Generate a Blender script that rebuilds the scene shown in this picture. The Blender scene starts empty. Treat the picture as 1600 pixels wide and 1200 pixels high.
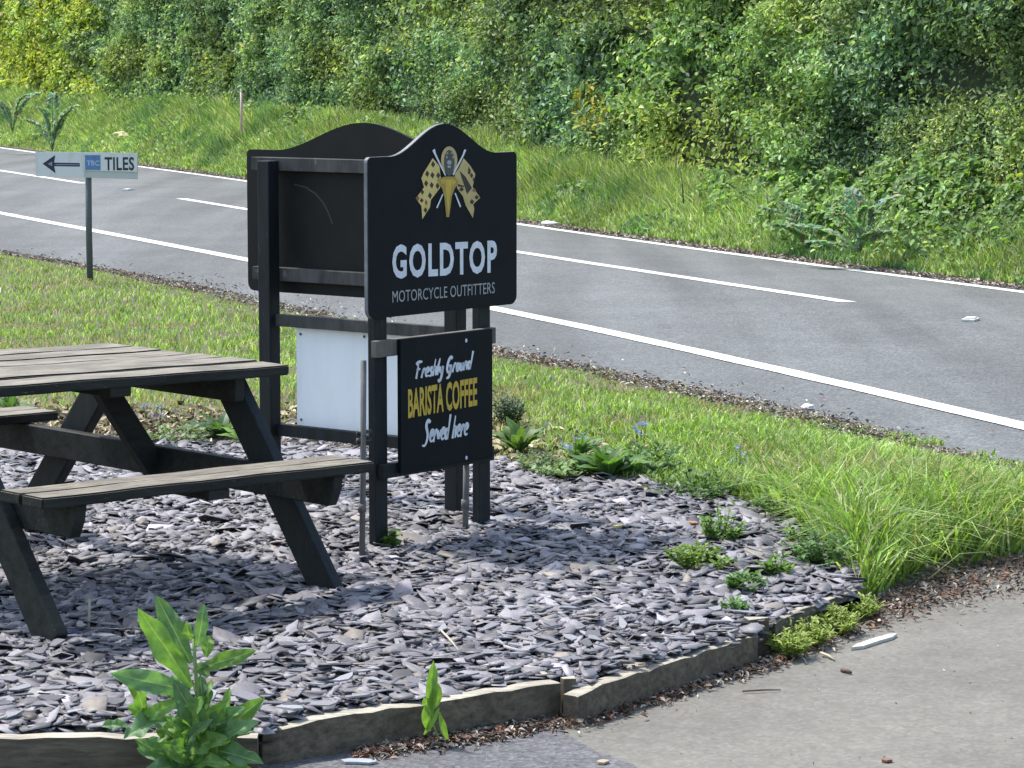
import bpy, bmesh, math, random
import numpy as np
from mathutils import Vector, Matrix
random.seed(7); rng = np.random.default_rng(11)
S = bpy.context.scene
COL = S.collection

# ---------------------------------------------------------------- camera
F, YH, H = 4400.0, 100.0, 1.8            # focal length in photo pixels, horizon row, eye height
TH = math.atan((600-YH)/F)
cd = bpy.data.cameras.new('camera'); cam = bpy.data.objects.new('camera', cd); COL.objects.link(cam)
cam.location = (0, 0, H); cam.rotation_euler = (math.pi/2-TH, 0, 0)
cd.sensor_width = 36; cd.lens = 36*F/1600; cd.clip_start = .1; cd.clip_end = 2000
S.camera = cam
# ---------------------------------------------------------------- light
SUN_EL = math.radians(60); SUN_AZ = math.atan2(-.82, .57)
W = bpy.data.worlds.new('World'); S.world = W; W.use_nodes = True
nt = W.node_tree; bg = nt.nodes['Background']
sky = nt.nodes.new('ShaderNodeTexSky'); sky.sky_type = 'NISHITA'; sky.sun_disc = False
sky.sun_elevation = SUN_EL; sky.sun_rotation = SUN_AZ; sky.air_density = 1.3; sky.dust_density = 2.5; sky.ozone_density = 1.5
nt.links.new(sky.outputs[0], bg.inputs[0]); bg.inputs[1].default_value = .15
sl = bpy.data.lights.new('sun', 'SUN'); sl.energy = 2.9; sl.angle = math.radians(3); sl.color = (1, .965, .90)
so = bpy.data.objects.new('sun', sl); COL.objects.link(so)
sd = Vector((math.sin(SUN_AZ)*math.cos(SUN_EL), math.cos(SUN_AZ)*math.cos(SUN_EL), math.sin(SUN_EL)))
so.rotation_euler = sd.to_track_quat('Z', 'Y').to_euler(); so.location = sd*20
vs = S.view_settings; vs.view_transform = 'Standard'; vs.look = 'None'; vs.gamma = 1; vs.exposure = 1.05
S.render.engine = 'CYCLES'
S.cycles.max_bounces = 6; S.cycles.transparent_max_bounces = 4

# ---------------------------------------------------------------- helpers
def U(px, py, z=0.0):
    """photo pixel -> point at height z"""
    dx, dz = (px-800)/F, (600-py)/F
    d = (dx, math.cos(TH)+dz*math.sin(TH), -math.sin(TH)+dz*math.cos(TH))
    t = (z-H)/d[2]
    return Vector((d[0]*t, d[1]*t, z))
def UY(px, py, Y):
    """photo pixel -> point at depth Y"""
    dx, dz = (px-800)/F, (600-py)/F
    d = (dx, math.cos(TH)+dz*math.sin(TH), -math.sin(TH)+dz*math.cos(TH))
    t = Y/d[1]
    return Vector((d[0]*t, Y, H+d[2]*t))
def tag(o, label=None, cat=None, group=None, kind=None):
    if label: o['label'] = label
    if cat: o['category'] = cat
    if group: o['group'] = group
    if kind: o['kind'] = kind
    return o
def empty(name, loc=(0, 0, 0), M=None):
    o = bpy.data.objects.new(name, None); COL.objects.link(o); o.empty_display_size = .1
    if M is not None: o.matrix_world = M
    else: o.location = loc
    return o
def link(name, me, mat=None, parent=None, world=False):
    o = bpy.data.objects.new(name, me); COL.objects.link(o)
    if mat is not None and not me.materials:
        for m in (mat if isinstance(mat, (list, tuple)) else [mat]): me.materials.append(m)
    if parent is not None:
        o.parent = parent
        if world: o.matrix_parent_inverse = parent_mat(parent).inverted()
    return o
def parent_mat(p):
    return p.matrix_world if p.parent is None and p.type == 'EMPTY' and p.get('_m') else Matrix.LocRotScale(p.location, p.rotation_euler, p.scale)
def soup(name, V, faces, mat, col=None, parent=None, kind=None, smooth=False, mi=None):
    """V (M,k,3): M copies of a k-vertex template; faces: template faces; col (M,3) or (M,k,3)"""
    V = np.asarray(V, np.float32); M, k, _ = V.shape
    me = bpy.data.meshes.new(name)
    me.vertices.add(M*k); me.vertices.foreach_set('co', V.reshape(-1))
    tl = [len(f) for f in faces]; li = np.concatenate([np.array(f) for f in faces]); L = len(li)
    allv = (np.arange(M)[:, None]*k+li[None]).reshape(-1)
    me.loops.add(M*L); me.loops.foreach_set('vertex_index', allv.astype(np.int32))
    st = np.concatenate([[0], np.cumsum(tl)[:-1]])
    me.polygons.add(M*len(faces))
    me.polygons.foreach_set('loop_start', (np.arange(M)[:, None]*L+st[None]).reshape(-1).astype(np.int32))
    try: me.polygons.foreach_set('loop_total', np.tile(tl, M).astype(np.int32))
    except Exception: pass
    if smooth: me.polygons.foreach_set('use_smooth', np.ones(M*len(faces), bool))
    if col is not None:
        col = np.asarray(col, np.float32)
        if col.ndim == 2: col = np.repeat(col[:, None, :], k, 1)
        c = np.ones((M*k, 4), np.float32); c[:, :3] = col.reshape(-1, 3)
        a = me.color_attributes.new('Col', 'FLOAT_COLOR', 'POINT'); a.data.foreach_set('color', c.reshape(-1))
    me.update(calc_edges=True); me.validate()
    o = link(name, me, mat, parent, world=parent is not None)
    if kind: o['kind'] = kind
    return o
def pyd(name, verts, faces, mat, parent=None, world=False, smooth=False):
    me = bpy.data.meshes.new(name); me.from_pydata([tuple(v) for v in verts], [], faces); me.update()
    if smooth:
        for p in me.polygons: p.use_smooth = True
    return link(name, me, mat, parent, world)
def hashn(i, j, s):
    n = np.sin(i*127.1+j*311.7+s*74.7)*43758.5453
    return n-np.floor(n)
def vn(x, y, s=0):
    x = np.asarray(x, float); y = np.asarray(y, float)
    i, j = np.floor(x), np.floor(y); u, v = x-i, y-j; u = u*u*(3-2*u); v = v*v*(3-2*v)
    return (hashn(i, j, s)*(1-u)+hashn(i+1, j, s)*u)*(1-v)+(hashn(i, j+1, s)*(1-u)+hashn(i+1, j+1, s)*u)*v
def fbm(x, y, s=0, o=3):
    r = 0; a = .5
    for k in range(o):
        r = r+a*vn(x, y, s+k*5); x = x*2.03; y = y*2.03; a *= .5
    return r/(1-.5**o)
def norm(a): return a/np.maximum(np.linalg.norm(a, axis=-1, keepdims=True), 1e-9)

# ---------------------------------------------------------------- materials
def new_mat(name):
    m = bpy.data.materials.new(name); m.use_nodes = True
    return m, m.node_tree, m.node_tree.nodes['Principled BSDF']
def noise(nt, scale, detail=4, rough=.6, vec=None, dim='3D'):
    n = nt.nodes.new('ShaderNodeTexNoise'); n.inputs['Scale'].default_value = scale
    n.inputs['Detail'].default_value = detail; n.inputs['Roughness'].default_value = rough
    if vec is not None: nt.links.new(vec, n.inputs['Vector'])
    return n
def coords(nt, kind='Object', scale=(1, 1, 1)):
    t = nt.nodes.new('ShaderNodeTexCoord'); m = nt.nodes.new('ShaderNodeMapping'); m.inputs['Scale'].default_value = scale
    nt.links.new(t.outputs[kind], m.inputs[0]); return m.outputs[0]
def ramp(nt, fac, stops):
    r = nt.nodes.new('ShaderNodeValToRGB'); e = r.color_ramp.elements
    while len(e) < len(stops): e.new(.5)
    for q, (p, c) in zip(e, stops): q.position = p; q.color = (*c, 1) if len(c) == 3 else c
    nt.links.new(fac, r.inputs[0]); return r.outputs[0]
def mixc(nt, fac, a, b, mode='MIX'):
    m = nt.nodes.new('ShaderNodeMix'); m.data_type = 'RGBA'; m.blend_type = mode
    for s, v in ((0, fac), (6, a), (7, b)):
        if hasattr(v, 'links') or hasattr(v, 'is_linked'): nt.links.new(v, m.inputs[s])
        else: m.inputs[s].default_value = v if s == 0 else (*v, 1)
    return m.outputs[2]
def bump(nt, p, h, strength, dist):
    b = nt.nodes.new('ShaderNodeBump'); b.inputs['Strength'].default_value = strength; b.inputs['Distance'].default_value = dist
    nt.links.new(h, b.inputs['Height']); nt.links.new(b.outputs[0], p.inputs['Normal'])
def g(v): return (v, v, v)

def mat_paint(name, c, c2, rough=.5, sc=(1, 1, 1), bs=.3, wear=None, spec=.22):
    m, nt, p = new_mat(name); p.inputs['Specular IOR Level'].default_value = spec; v = coords(nt, 'Object', sc)
    n = noise(nt, 9, 5, .65, v); col = ramp(nt, n.outputs[0], [(.35, c), (.7, c2)])
    if wear:
        n2 = noise(nt, 30, 6, .75, v); w = ramp(nt, n2.outputs[0], [(.62, g(0)), (.68, g(1))])
        col = mixc(nt, w, col, wear)
    nt.links.new(col, p.inputs['Base Color']); p.inputs['Roughness'].default_value = rough
    n3 = noise(nt, 60, 4, .6, v); bump(nt, p, n3.outputs[0], bs, .002)
    return m
BLACK_WOOD = mat_paint('black_stained_timber', (.008, .0115, .014), (.018, .023, .026), .6, (2.5, 2.5, .5), .5, (.05, .052, .05))
BLACK_BOARD = mat_paint('black_sign_board', (.0040, .0072, .0105), (.0065, .0108, .0150), .5, (1, 1, 1), .08, None, .10)
BACK_BOARD = mat_paint('weathered_board_back', (.005, .007, .009), (.011, .0115, .013), .55, (1, 1, 1), .15)
WORN_BATTEN = mat_paint('worn_batten', (.03, .033, .035), (.10, .10, .095), .7, (1, 1, .3), .5, (.2, .18, .15))
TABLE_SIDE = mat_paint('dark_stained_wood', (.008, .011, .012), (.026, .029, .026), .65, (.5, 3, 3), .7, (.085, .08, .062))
def mat_plank(name, a, b, dark, sc):
    m, nt, p = new_mat(name); v = coords(nt, 'Object', sc)
    n = noise(nt, 6, 6, .7, v); col = ramp(nt, n.outputs[0], [(.30, dark), (.47, a), (.68, b)])
    v2 = coords(nt, 'Object', (2, 3, 3)); n2 = noise(nt, 2.2, 4, .6, v2)
    col = mixc(nt, ramp(nt, n2.outputs[0], [(.42, g(0)), (.68, g(.6))]), col, dark)
    nt.links.new(col, p.inputs['Base Color']); p.inputs['Roughness'].default_value = .75
    bump(nt, p, n.outputs[0], .7, .004); return m
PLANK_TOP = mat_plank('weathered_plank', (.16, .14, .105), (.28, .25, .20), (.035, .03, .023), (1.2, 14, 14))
EDGE_TOP = mat_plank('edging_timber_lit_top', (.34, .31, .24), (.50, .47, .38), (.17, .145, .105), (2, 14, 14))  # paler copy of the timber, sun on the tops put into the colour
EDGE_SIDE = mat_plank('edging_timber_shaded_face', (.095, .078, .054), (.17, .142, .10), (.036, .03, .02), (1.2, 8, 8))  # darker copy, shade on the upright faces put into the colour
def mat_flat(name, c, rough=.5, metal=0):
    m, nt, p = new_mat(name); v = coords(nt); n = noise(nt, 25, 4, .6, v)
    col = ramp(nt, n.outputs[0], [(.3, tuple(x*.85 for x in c)), (.7, tuple(min(1, x*1.08) for x in c))])
    nt.links.new(col, p.inputs['Base Color']); p.inputs['Roughness'].default_value = rough; p.inputs['Metallic'].default_value = metal
    return m
WHITE_PRINT = mat_flat('white_lettering', (.62, .66, .72)); GREY_PRINT = mat_flat('grey_lettering', (.30, .32, .33))
GOLD_PRINT = mat_flat('gold_print', (.52, .36, .04)); GOLD_LIGHT = mat_flat('pale_gold_print', (.60, .47, .16)); GOLD_DARK = mat_flat('dark_gold_print', (.33, .24, .045))
BLACK_PRINT = mat_flat('black_print', (.018, .014, .012)); RUST_PRINT = mat_flat('rust_print', (.24, .09, .06)); DGREY_PRINT = mat_flat('charcoal_print', (.05, .06, .06)); TAN_PRINT = mat_flat('tan_print', (.46, .36, .15))
NAVY_PRINT = mat_flat('navy_print', (.015, .02, .055)); INK = mat_flat('black_ink', (.02, .025, .035)); BLUE_PRINT = mat_flat('blue_print', (.10, .22, .42)); PALE_BLUE = mat_flat('pale_blue_print', (.45, .58, .72))
def mat_panel(name, c, dirt=(.35, .36, .33)):
    m, nt, p = new_mat(name); v = coords(nt, 'Object', (3, 3, 1)); n = noise(nt, 5, 5, .6, v)
    col = mixc(nt, ramp(nt, n.outputs[0], [(.5, g(0)), (.85, g(.55))]), c, dirt)
    nt.links.new(col, p.inputs['Base Color']); p.inputs['Roughness'].default_value = .35; return m
WHITE_PANEL = mat_panel('white_panel', (.86, .90, .92), (.74, .78, .78)); SIGN_WHITE = mat_panel('sign_white', (.66, .69, .68)); SIGN_GREY = mat_panel('sign_backing_grey', (.48, .52, .50))
METAL = mat_paint('rusty_galvanised_metal', (.10, .10, .095), (.16, .16, .15), .6, (1, 1, 1), .3, (.16, .10, .06)); DARK_METAL = mat_flat('dark_metal', (.05, .052, .05), .5, .7)
POST_GREEN = mat_flat('green_grey_post', (.075, .095, .09), .6)
def mat_attr(name, rough=.5, trans=0., spec=.5, tint=None, gloss_var=False, bumpy=0):
    m, nt, p = new_mat(name); a = nt.nodes.new('ShaderNodeAttribute'); a.attribute_name = 'Col'
    col = a.outputs['Color']
    p.inputs['Roughness'].default_value = rough; p.inputs['Specular IOR Level'].default_value = spec
    if gloss_var:
        v = coords(nt); n = noise(nt, 45, 5, .7, v)
        col = mixc(nt, 1.0, col, ramp(nt, n.outputs[0], [(.3, g(.72)), (.7, g(1.15))]), 'MULTIPLY')
    if bumpy:
        v = coords(nt); n = noise(nt, 90, 5, .7, v); bump(nt, p, n.outputs[0], bumpy, .003)
    nt.links.new(col, p.inputs['Base Color'])
    if trans:
        t = nt.nodes.new('ShaderNodeBsdfTranslucent'); c2 = mixc(nt, 1.0, col, (1.15, 1.25, .5), 'MULTIPLY'); nt.links.new(c2, t.inputs[0])
        mx = nt.nodes.new('ShaderNodeMixShader'); mx.inputs[0].default_value = trans
        nt.links.new(p.outputs[0], mx.inputs[1]); nt.links.new(t.outputs[0], mx.inputs[2])
        nt.links.new(mx.outputs[0], nt.nodes['Material Output'].inputs[0])
    return m
LEAF = mat_attr('hedge_leaf', .55, .36, .3); GRASS = mat_attr('grass_blade', .5, .35, .35); PLANT = mat_attr('weed_leaf', .5, .38, .3, gloss_var=True)
SLATE = mat_attr('slate', .55, 0, .35, gloss_var=True, bumpy=.3); LITTER = mat_attr('dead_litter', .8); STALK = mat_attr('dry_stalk', .7)
def mat_slate_obj():
    m, nt, p = new_mat('slate_single'); oi = nt.nodes.new('ShaderNodeObjectInfo')
    col = ramp(nt, oi.outputs['Random'], [(0, (.085, .083, .09)), (.35, (.145, .141, .155)), (.7, (.20, .196, .212)), (.93, (.32, .32, .34)), (1, (.19, .165, .15))])
    v = coords(nt); n = noise(nt, 45, 5, .7, v)
    col = mixc(nt, 1.0, col, ramp(nt, n.outputs[0], [(.3, g(.72)), (.7, g(1.15))]), 'MULTIPLY')
    nt.links.new(col, p.inputs['Base Color']); p.inputs['Roughness'].default_value = .55; p.inputs['Specular IOR Level'].default_value = .35
    n2 = noise(nt, 90, 5, .7, v); bump(nt, p, n2.outputs[0], .6, .003); return m
SLATE1 = mat_slate_obj()
def mat_ground(name, stops, scale=3, rough=.95, fine=60, bs=.5, bd=.01, fstops=((.3, .6), (.7, 1.25))):
    m, nt, p = new_mat(name); v = coords(nt); n = noise(nt, scale, 5, .65, v); col = ramp(nt, n.outputs[0], stops)
    n2 = noise(nt, fine, 3, .7, v); col = mixc(nt, 1.0, col, ramp(nt, n2.outputs[0], [(a, g(b)) for a, b in fstops]), 'MULTIPLY')
    nt.links.new(col, p.inputs['Base Color']); p.inputs['Roughness'].default_value = rough
    bump(nt, p, n2.outputs[0], bs, bd); return m
SOIL = mat_ground('soil_and_moss', [(.35, (.075, .066, .038)), (.6, (.115, .10, .055))], 2.5)
FIELD = mat_ground('field_grass', [(.35, (.05, .08, .02)), (.6, (.08, .11, .035))], .4)
BEDSOIL = mat_ground('slate_grit', [(.35, (.035, .034, .036)), (.6, (.07, .067, .07))], 6)
def mat_asphalt(name, base, var, rough=.85, patch=None, sk=1.0):
    m, nt, p = new_mat(name); v = coords(nt, 'Object')
    a = noise(nt, 1.1, 5, .6, v); col = ramp(nt, a.outputs[0], [(.35, tuple(x*(1-var) for x in base)), (.65, tuple(x*(1+var) for x in base))])
    vo = nt.nodes.new('ShaderNodeTexVoronoi'); vo.inputs['Scale'].default_value = 75; nt.links.new(v, vo.inputs['Vector'])
    sp = ramp(nt, vo.outputs['Color'], [(.1, g(1-.38*sk)), (.55, g(1-.02*sk)), (.95, g(1+.5*sk))])
    col = mixc(nt, 1.0, col, sp, 'MULTIPLY')
    b = noise(nt, 12, 6, .75, v); col = mixc(nt, 1.0, col, ramp(nt, b.outputs[0], [(.3, g(.84)), (.7, g(1.14))]), 'MULTIPLY')
    if patch: # long streaks along the direction of travel, worn by tyres
        v3 = coords(nt, 'Object', (.9, .06, 1)); tc = nt.nodes[-1] if False else None
        mp = [n for n in nt.nodes if n.type == 'MAPPING'][-1]; mp.inputs['Rotation'].default_value = (0, 0, math.radians(-23))
        c = noise(nt, 1.6, 3, .5, v3); col = mixc(nt, 1.0, col, ramp(nt, c.outputs[0], [(.35, g(.76)), (.65, g(1.2))]), 'MULTIPLY')
    nt.links.new(col, p.inputs['Base Color']); p.inputs['Roughness'].default_value = rough
    bump(nt, p, vo.outputs['Distance'], .5*sk, .006*sk); return m
ASPHALT = mat_asphalt('road_asphalt', (.100, .106, .106), .1, .85, True); CONCRETE = mat_asphalt('drive_surface', (.140, .132, .113), .16, .9, False, .4); TARMAC = mat_asphalt('dark_tarmac', (.10, .10, .105), .12, .9)
def mat_line():
    m, nt, p = new_mat('road_paint'); v = coords(nt); n = noise(nt, 18, 6, .8, v)
    col = mixc(nt, ramp(nt, n.outputs[0], [(.47, g(0)), (.66, g(.9))]), (.70, .70, .65), (.24, .24, .24))
    nt.links.new(col, p.inputs['Base Color']); p.inputs['Roughness'].default_value = .7; return m
LINE = mat_line()

# ---------------------------------------------------------------- solid shapes
def box_bm(bm, M, sx, sy, sz, bev=.003, jit=0):
    r = bmesh.ops.create_cube(bm, size=1, matrix=M @ Matrix.Diagonal((sx, sy, sz, 1)))
    vs = r['verts']
    if jit:
        for v in vs: v.co += Vector((random.uniform(-jit, jit), random.uniform(-jit, jit), random.uniform(-jit, jit)))
    if bev:
        es = list({e for v in vs for e in v.link_edges}); bmesh.ops.bevel(bm, geom=es, offset=bev, segments=2, affect='EDGES', profile=.6)
def bm_obj(name, bm, mat, parent=None, world=False, topmat=False, thr=.8):
    me = bpy.data.meshes.new(name)
    if topmat:
        bm.normal_update()
        for f in bm.faces: f.material_index = 1 if f.normal.z > thr else 0
    bm.to_mesh(me); bm.free(); return link(name, me, mat, parent, world)
def box(name, c, size, mat, parent=None, rot=None, bev=.003, jit=0, topmat=False, cuts=0):
    bm = bmesh.new(); M = Matrix.Translation(c) @ (rot if rot is not None else Matrix())
    box_bm(bm, M, *size, bev, jit); return bm_obj(name, bm, mat, parent, topmat=topmat)
def basis(x, y, z, o=(0, 0, 0)):
    x, y, z = Vector(x).normalized(), Vector(y).normalized(), Vector(z).normalized()
    return Matrix(((x.x, y.x, z.x, o[0]), (x.y, y.y, z.y, o[1]), (x.z, y.z, z.z, o[2]), (0, 0, 0, 1)))
def bar(name, p, q, w, t, side, mat, parent=None, bev=.003, jit=0, topmat=False, cut=None):
    """board from p to q, width w measured across, thickness t along 'side'"""
    p, q, side = Vector(p), Vector(q), Vector(side)
    z = (q-p).normalized(); y = (side-z*side.dot(z)).normalized(); x = y.cross(z)
    bm = bmesh.new(); box_bm(bm, basis(x, y, z, (p+q)/2), w, t, (q-p).length, bev, jit)
    return bm_obj(name, bm, mat, parent, topmat=topmat)
def tube_geo(pts, rad, n=7):
    V = []; Fc = []
    pts = [Vector(p) for p in pts]
    for i, p in enumerate(pts):
        d = (pts[min(i+1, len(pts)-1)]-pts[max(i-1, 0)]).normalized()
        a = d.orthogonal().normalized(); b = d.cross(a); r = rad[i] if isinstance(rad, (list, tuple)) else rad
        for k in range(n):
            t = 2*math.pi*k/n; V.append(p+a*r*math.cos(t)+b*r*math.sin(t))
    for i in range(len(pts)-1):
        for k in range(n):
            Fc.append((i*n+k, i*n+(k+1) % n, (i+1)*n+(k+1) % n, (i+1)*n+k))
    Fc.append(tuple(range(n-1, -1, -1))); Fc.append(tuple(range((len(pts)-1)*n, len(pts)*n)))
    return V, Fc
def tube(name, pts, rad, mat, parent=None, n=7):
    V, Fc = tube_geo(pts, rad, n); return pyd(name, V, Fc, mat, parent, smooth=True)

# ================================================================ SETTING
def line(px, z):   # ordered far -> near list of pixels -> smooth x(y)
    P = sorted([tuple(U(x, y, z)[:2]) for x, y in px], key=lambda t: t[1])
    ys = np.array([p[1] for p in P]); xs = np.array([p[0] for p in P])
    s0 = (xs[1]-xs[0])/(ys[1]-ys[0]); s1 = (xs[-1]-xs[-2])/(ys[-1]-ys[-2])
    ye = np.concatenate([[ys[0]-60], ys, [ys[-1]+200]]); xe = np.concatenate([[xs[0]-60*s0], xs, [xs[-1]+200*s1]])
    def f(y):
        y = np.asarray(y, float); r = 0
        for k in np.linspace(-2.5, 2.5, 9): r = r+np.interp(y+k, ye, xe)
        return r/9
    return f
ZN, ZM, ZF = -.10, -.05, -.12
f_edge = line([(0, 395), (200, 425), (400, 470), (780, 553), (1000, 585), (1200, 632), (1600, 735)], ZN)
f_near = line([(0, 333), (380, 405), (800, 487), (1200, 573), (1600, 667)], ZN)
f_mid = line([(75, 278), (258, 306), (384, 327), (815, 395), (1325, 472), (1490, 497)], ZM)
f_far = line([(0, 231), (385, 283), (815, 352), (1200, 405), (1600, 457)], ZF)
f_lip = lambda y: f_far(y)+.35+.12*(fbm(np.asarray(y)*.9, 0*np.asarray(y), 3)-.5)
def zedge(y): return ZN
def strip(name, ys, cols, mat, **kw):
    """cols: list of (x(y), z(y)) functions; makes a grid"""
    n = len(cols); V = [(float(cx(y)), float(y), float(cz(y))) for y in ys for cx, cz in cols]
    Fc = [(i*n+k, i*n+k+1, (i+1)*n+k+1, (i+1)*n+k) for i in range(len(ys)-1) for k in range(n-1)]
    o = pyd(name, V, Fc, mat, smooth=True); return tag(o, kind='structure', **kw)
YS = np.concatenate([np.arange(-20, 10, 2), np.arange(10, 70, .5), np.arange(70, 200, 5)])
C = lambda v: (lambda y: v)
pyd('ground', [(-900, -900, -.6), (900, -900, -.6), (900, 900, -.6), (-900, 900, -.6)], [(0, 1, 2, 3)], FIELD)['kind'] = 'structure'
road = strip('road', YS, [(lambda y: f_edge(y)-.5, C(ZN-.03)), (f_near, C(ZN)), (f_mid, C(ZM)), (f_far, C(ZF)), (lambda y: f_far(y)+.8, C(ZF-.03))], ASPHALT)
def zroad(y, off):   # height on road between lines: off metres in x from near line
    a, m, b = f_near(y), f_mid(y), f_far(y); return np.interp(off, [float(a), float(m), float(b)], [ZN, ZM, ZF])
def paint(name, f, zf, y0, y1, w, label):
    ys = np.arange(y0, y1+.01, .4); V = []; 
    for y in ys:
        s = float(f(y+.3)-f(y-.3))/.6; hw = w/2*math.sqrt(1+s*s)
        wob = .012*(vn(y*3, 0, 9)-.5)
        for sgn in (-1, 1):
            x = float(f(y))+sgn*hw*(1)+float(wob); V.append((x, y, float(zroad(y, x))+.004))
    Fc = [(2*i, 2*i+1, 2*i+3, 2*i+2) for i in range(len(ys)-1)]
    o = pyd(name, V, Fc, LINE); o['kind'] = 'structure'; return o
paint('road_edge_line', f_near, None, 9, 150, .16, '')
paint('road_edge_line', f_far, None, 9, 150, .14, '')
for a, b in ((11.4, 17.6), (21.95, 28.6), (31.4, 39.3), (44.0, 51.5), (55.5, 63), (67, 74), (79, 86)): paint('centre_line_dash', f_mid, None, a, b, .14, '')
# terrain of the near verge: slate bed level = 0, falls to road edge and to drive
BED_BACK = [(1345, 925), (1330, 880), (1290, 845), (1190, 795), (1080, 768), (1000, 757), (850, 738), (760, 715), (650, 697), (420, 688), (0, 690), (-400, 690)]
BED_FRONT = [(-400, 1165), (0, 1146), (415, 1146), (455, 1128), (880, 1062), (905, 1070), (1190, 988), (1205, 968), (1345, 918)]
bedf = [U(x, y, 0) for x, y in BED_FRONT]; bedb = [U(x, y, 0) for x, y in BED_BACK]
BEDP = np.array([(p.x, p.y) for p in bedf+bedb])
def inside(P, poly):
    x, y = P[:, 0], P[:, 1]; r = np.zeros(len(P), bool); n = len(poly)
    for i in range(n):
        x0, y0 = poly[i]; x1, y1 = poly[(i+1) % n]
        c = ((y0 > y) != (y1 > y)) & (x < (x1-x0)*(y-y0)/(y1-y0+1e-12)+x0); r ^= c
    return r
pyd('slate_bed_base', [(x, y, -.03) for x, y in BEDP], [tuple(range(len(BEDP)))], BEDSOIL)['kind'] = 'structure'
# drive edge (right of the bed): grass tongue boundary
DRV = [(1345, 925), (1420, 900), (1500, 885), (1600, 850), (1750, 800), (2100, 730)]
DZ = -.098
drvw = [U(x, y, -.07) for x, y in DRV]
# near verge: everything beyond the bed/drive boundary up to the road edge
front_pts = sorted([(p.x, p.y) for p in drvw]+[(p.x, p.y) for p in bedb[1:]], key=lambda t: t[0])
fx = np.array([p[0] for p in front_pts]); fy = np.array([p[1] for p in front_pts])
def near_z(x, y):
    """height of the near verge"""
    x = np.asarray(x, float); y = np.asarray(y, float)
    e = f_edge(y); t = np.clip((e-x)/1.2, 0, 1)
    z = ZN+.015+(.06+.02)*t
    d = np.clip(1-(y-np.interp(x, fx, fy))/.35, 0, 1)*np.clip((x-1.1)/.2, 0, 1); z = z*(1-d)+(DZ-.005)*d
    return z+.035*(1-d)*(fbm(x*1.3, y*1.3, 4)-.5)*np.clip(t*3, 0, 1)
def front_y(x): return np.interp(x, fx, fy)
gx = np.arange(-26, 6.0, .2); V = []; Fc = []; NY = 60
def inv_edge(x):   # y on the road edge for given x
    yy = np.linspace(-20, 140, 1600); xx = f_edge(yy); return np.interp(-x, -xx, yy)
for x in gx:
    y0 = float(front_y(x))-.05; y1 = float(inv_edge(x))
    y1 = max(y1, y0+.05)
    for k in range(NY+1):
        y = y0+(y1-y0)*k/NY; V.append((x, y, float(near_z(x, y))))
for i in range(len(gx)-1):
    for k in range(NY): Fc.append((i*(NY+1)+k, (i+1)*(NY+1)+k, (i+1)*(NY+1)+k+1, i*(NY+1)+k+1))
pyd('near_verge', V, Fc, SOIL, smooth=True)['kind'] = 'structure'
# drive in the foreground
dv = [(-6, -3), (12, -3), (9, 5), (6.5, 9.5)]+[(p.x, p.y+.7) for p in reversed(drvw[:5])]+[(p.x, p.y+.02) for p in reversed(bedf)]+[(-6, 8)]
pyd('driveway', [(x, y, DZ) for x, y in dv], [tuple(range(len(dv)))], CONCRETE)['kind'] = 'structure'
tp = [U(*p, DZ+.004) for p in ((-300, 1195), (440, 1192), (700, 1150), (850, 1128), (905, 1160), (960, 1185), (1010, 1205), (1100, 1290), (-300, 1300))]
rngt = []
for i in range(len(tp)):
    a, b = tp[i], tp[(i+1) % len(tp)]
    for k in range(6): q = a.lerp(b, k/6); rngt.append((q.x+random.uniform(-.012, .012), q.y+random.uniform(-.02, .02), DZ+.004))
pyd('tarmac_patch', rngt, [tuple(range(len(rngt)))], TARMAC)['kind'] = 'structure'
# far verge bank
HB = [(26, 4.9, .25), (28, 4.45, .3), (31, 3.4, .42), (34, 2.1, .62), (38, .6, .78), (43.5, -1.95, .9), (50, -4.5, .95), (58, -7.6, 1.0), (68, -12.0, 1.05), (90, -20.5, 1.1), (140, -40, 1.1)]
hy = np.array([h[0] for h in HB]); hx = np.array([h[1] for h in HB]); hz = np.array([h[2] for h in HB])
# hedge foot measured sideways from the road edge, kept at least 1.6 m off it
def hbase(y):
    y = np.asarray(y, float); return f_far(y)+np.interp(y, [10, 24, 30, 38, 46, 60, 90], [1.6, 1.6, 1.65, 1.85, 2.1, 2.4, 2.8])
def hz_(y): return np.interp(y, [10, 24, 28, 34, 40, 46, 55, 70, 140], [-.05, -.05, -.02, .16, .40, .56, .66, .74, .9])
def far_z(y, t):  # t 0 at road .. 1 at hedge
    return ZF+(hz_(y)-ZF)*(t**1.15)
cols = []
for t in (0, .1, .2, .35, .5, .65, .8, .9, 1.0, 1.5):
    cols.append(((lambda y, t=t: f_lip(y)+(hbase(y)-f_lip(y))*t), (lambda y, t=t: far_z(y, min(t, 1.05))+.05*min(1, t*4)*(vn(y*1.5, t*6, 8)-.35))))
cols.append((lambda y: hbase(y)+60, C(1.2)))
strip('far_verge', YS, cols, SOIL)

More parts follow.
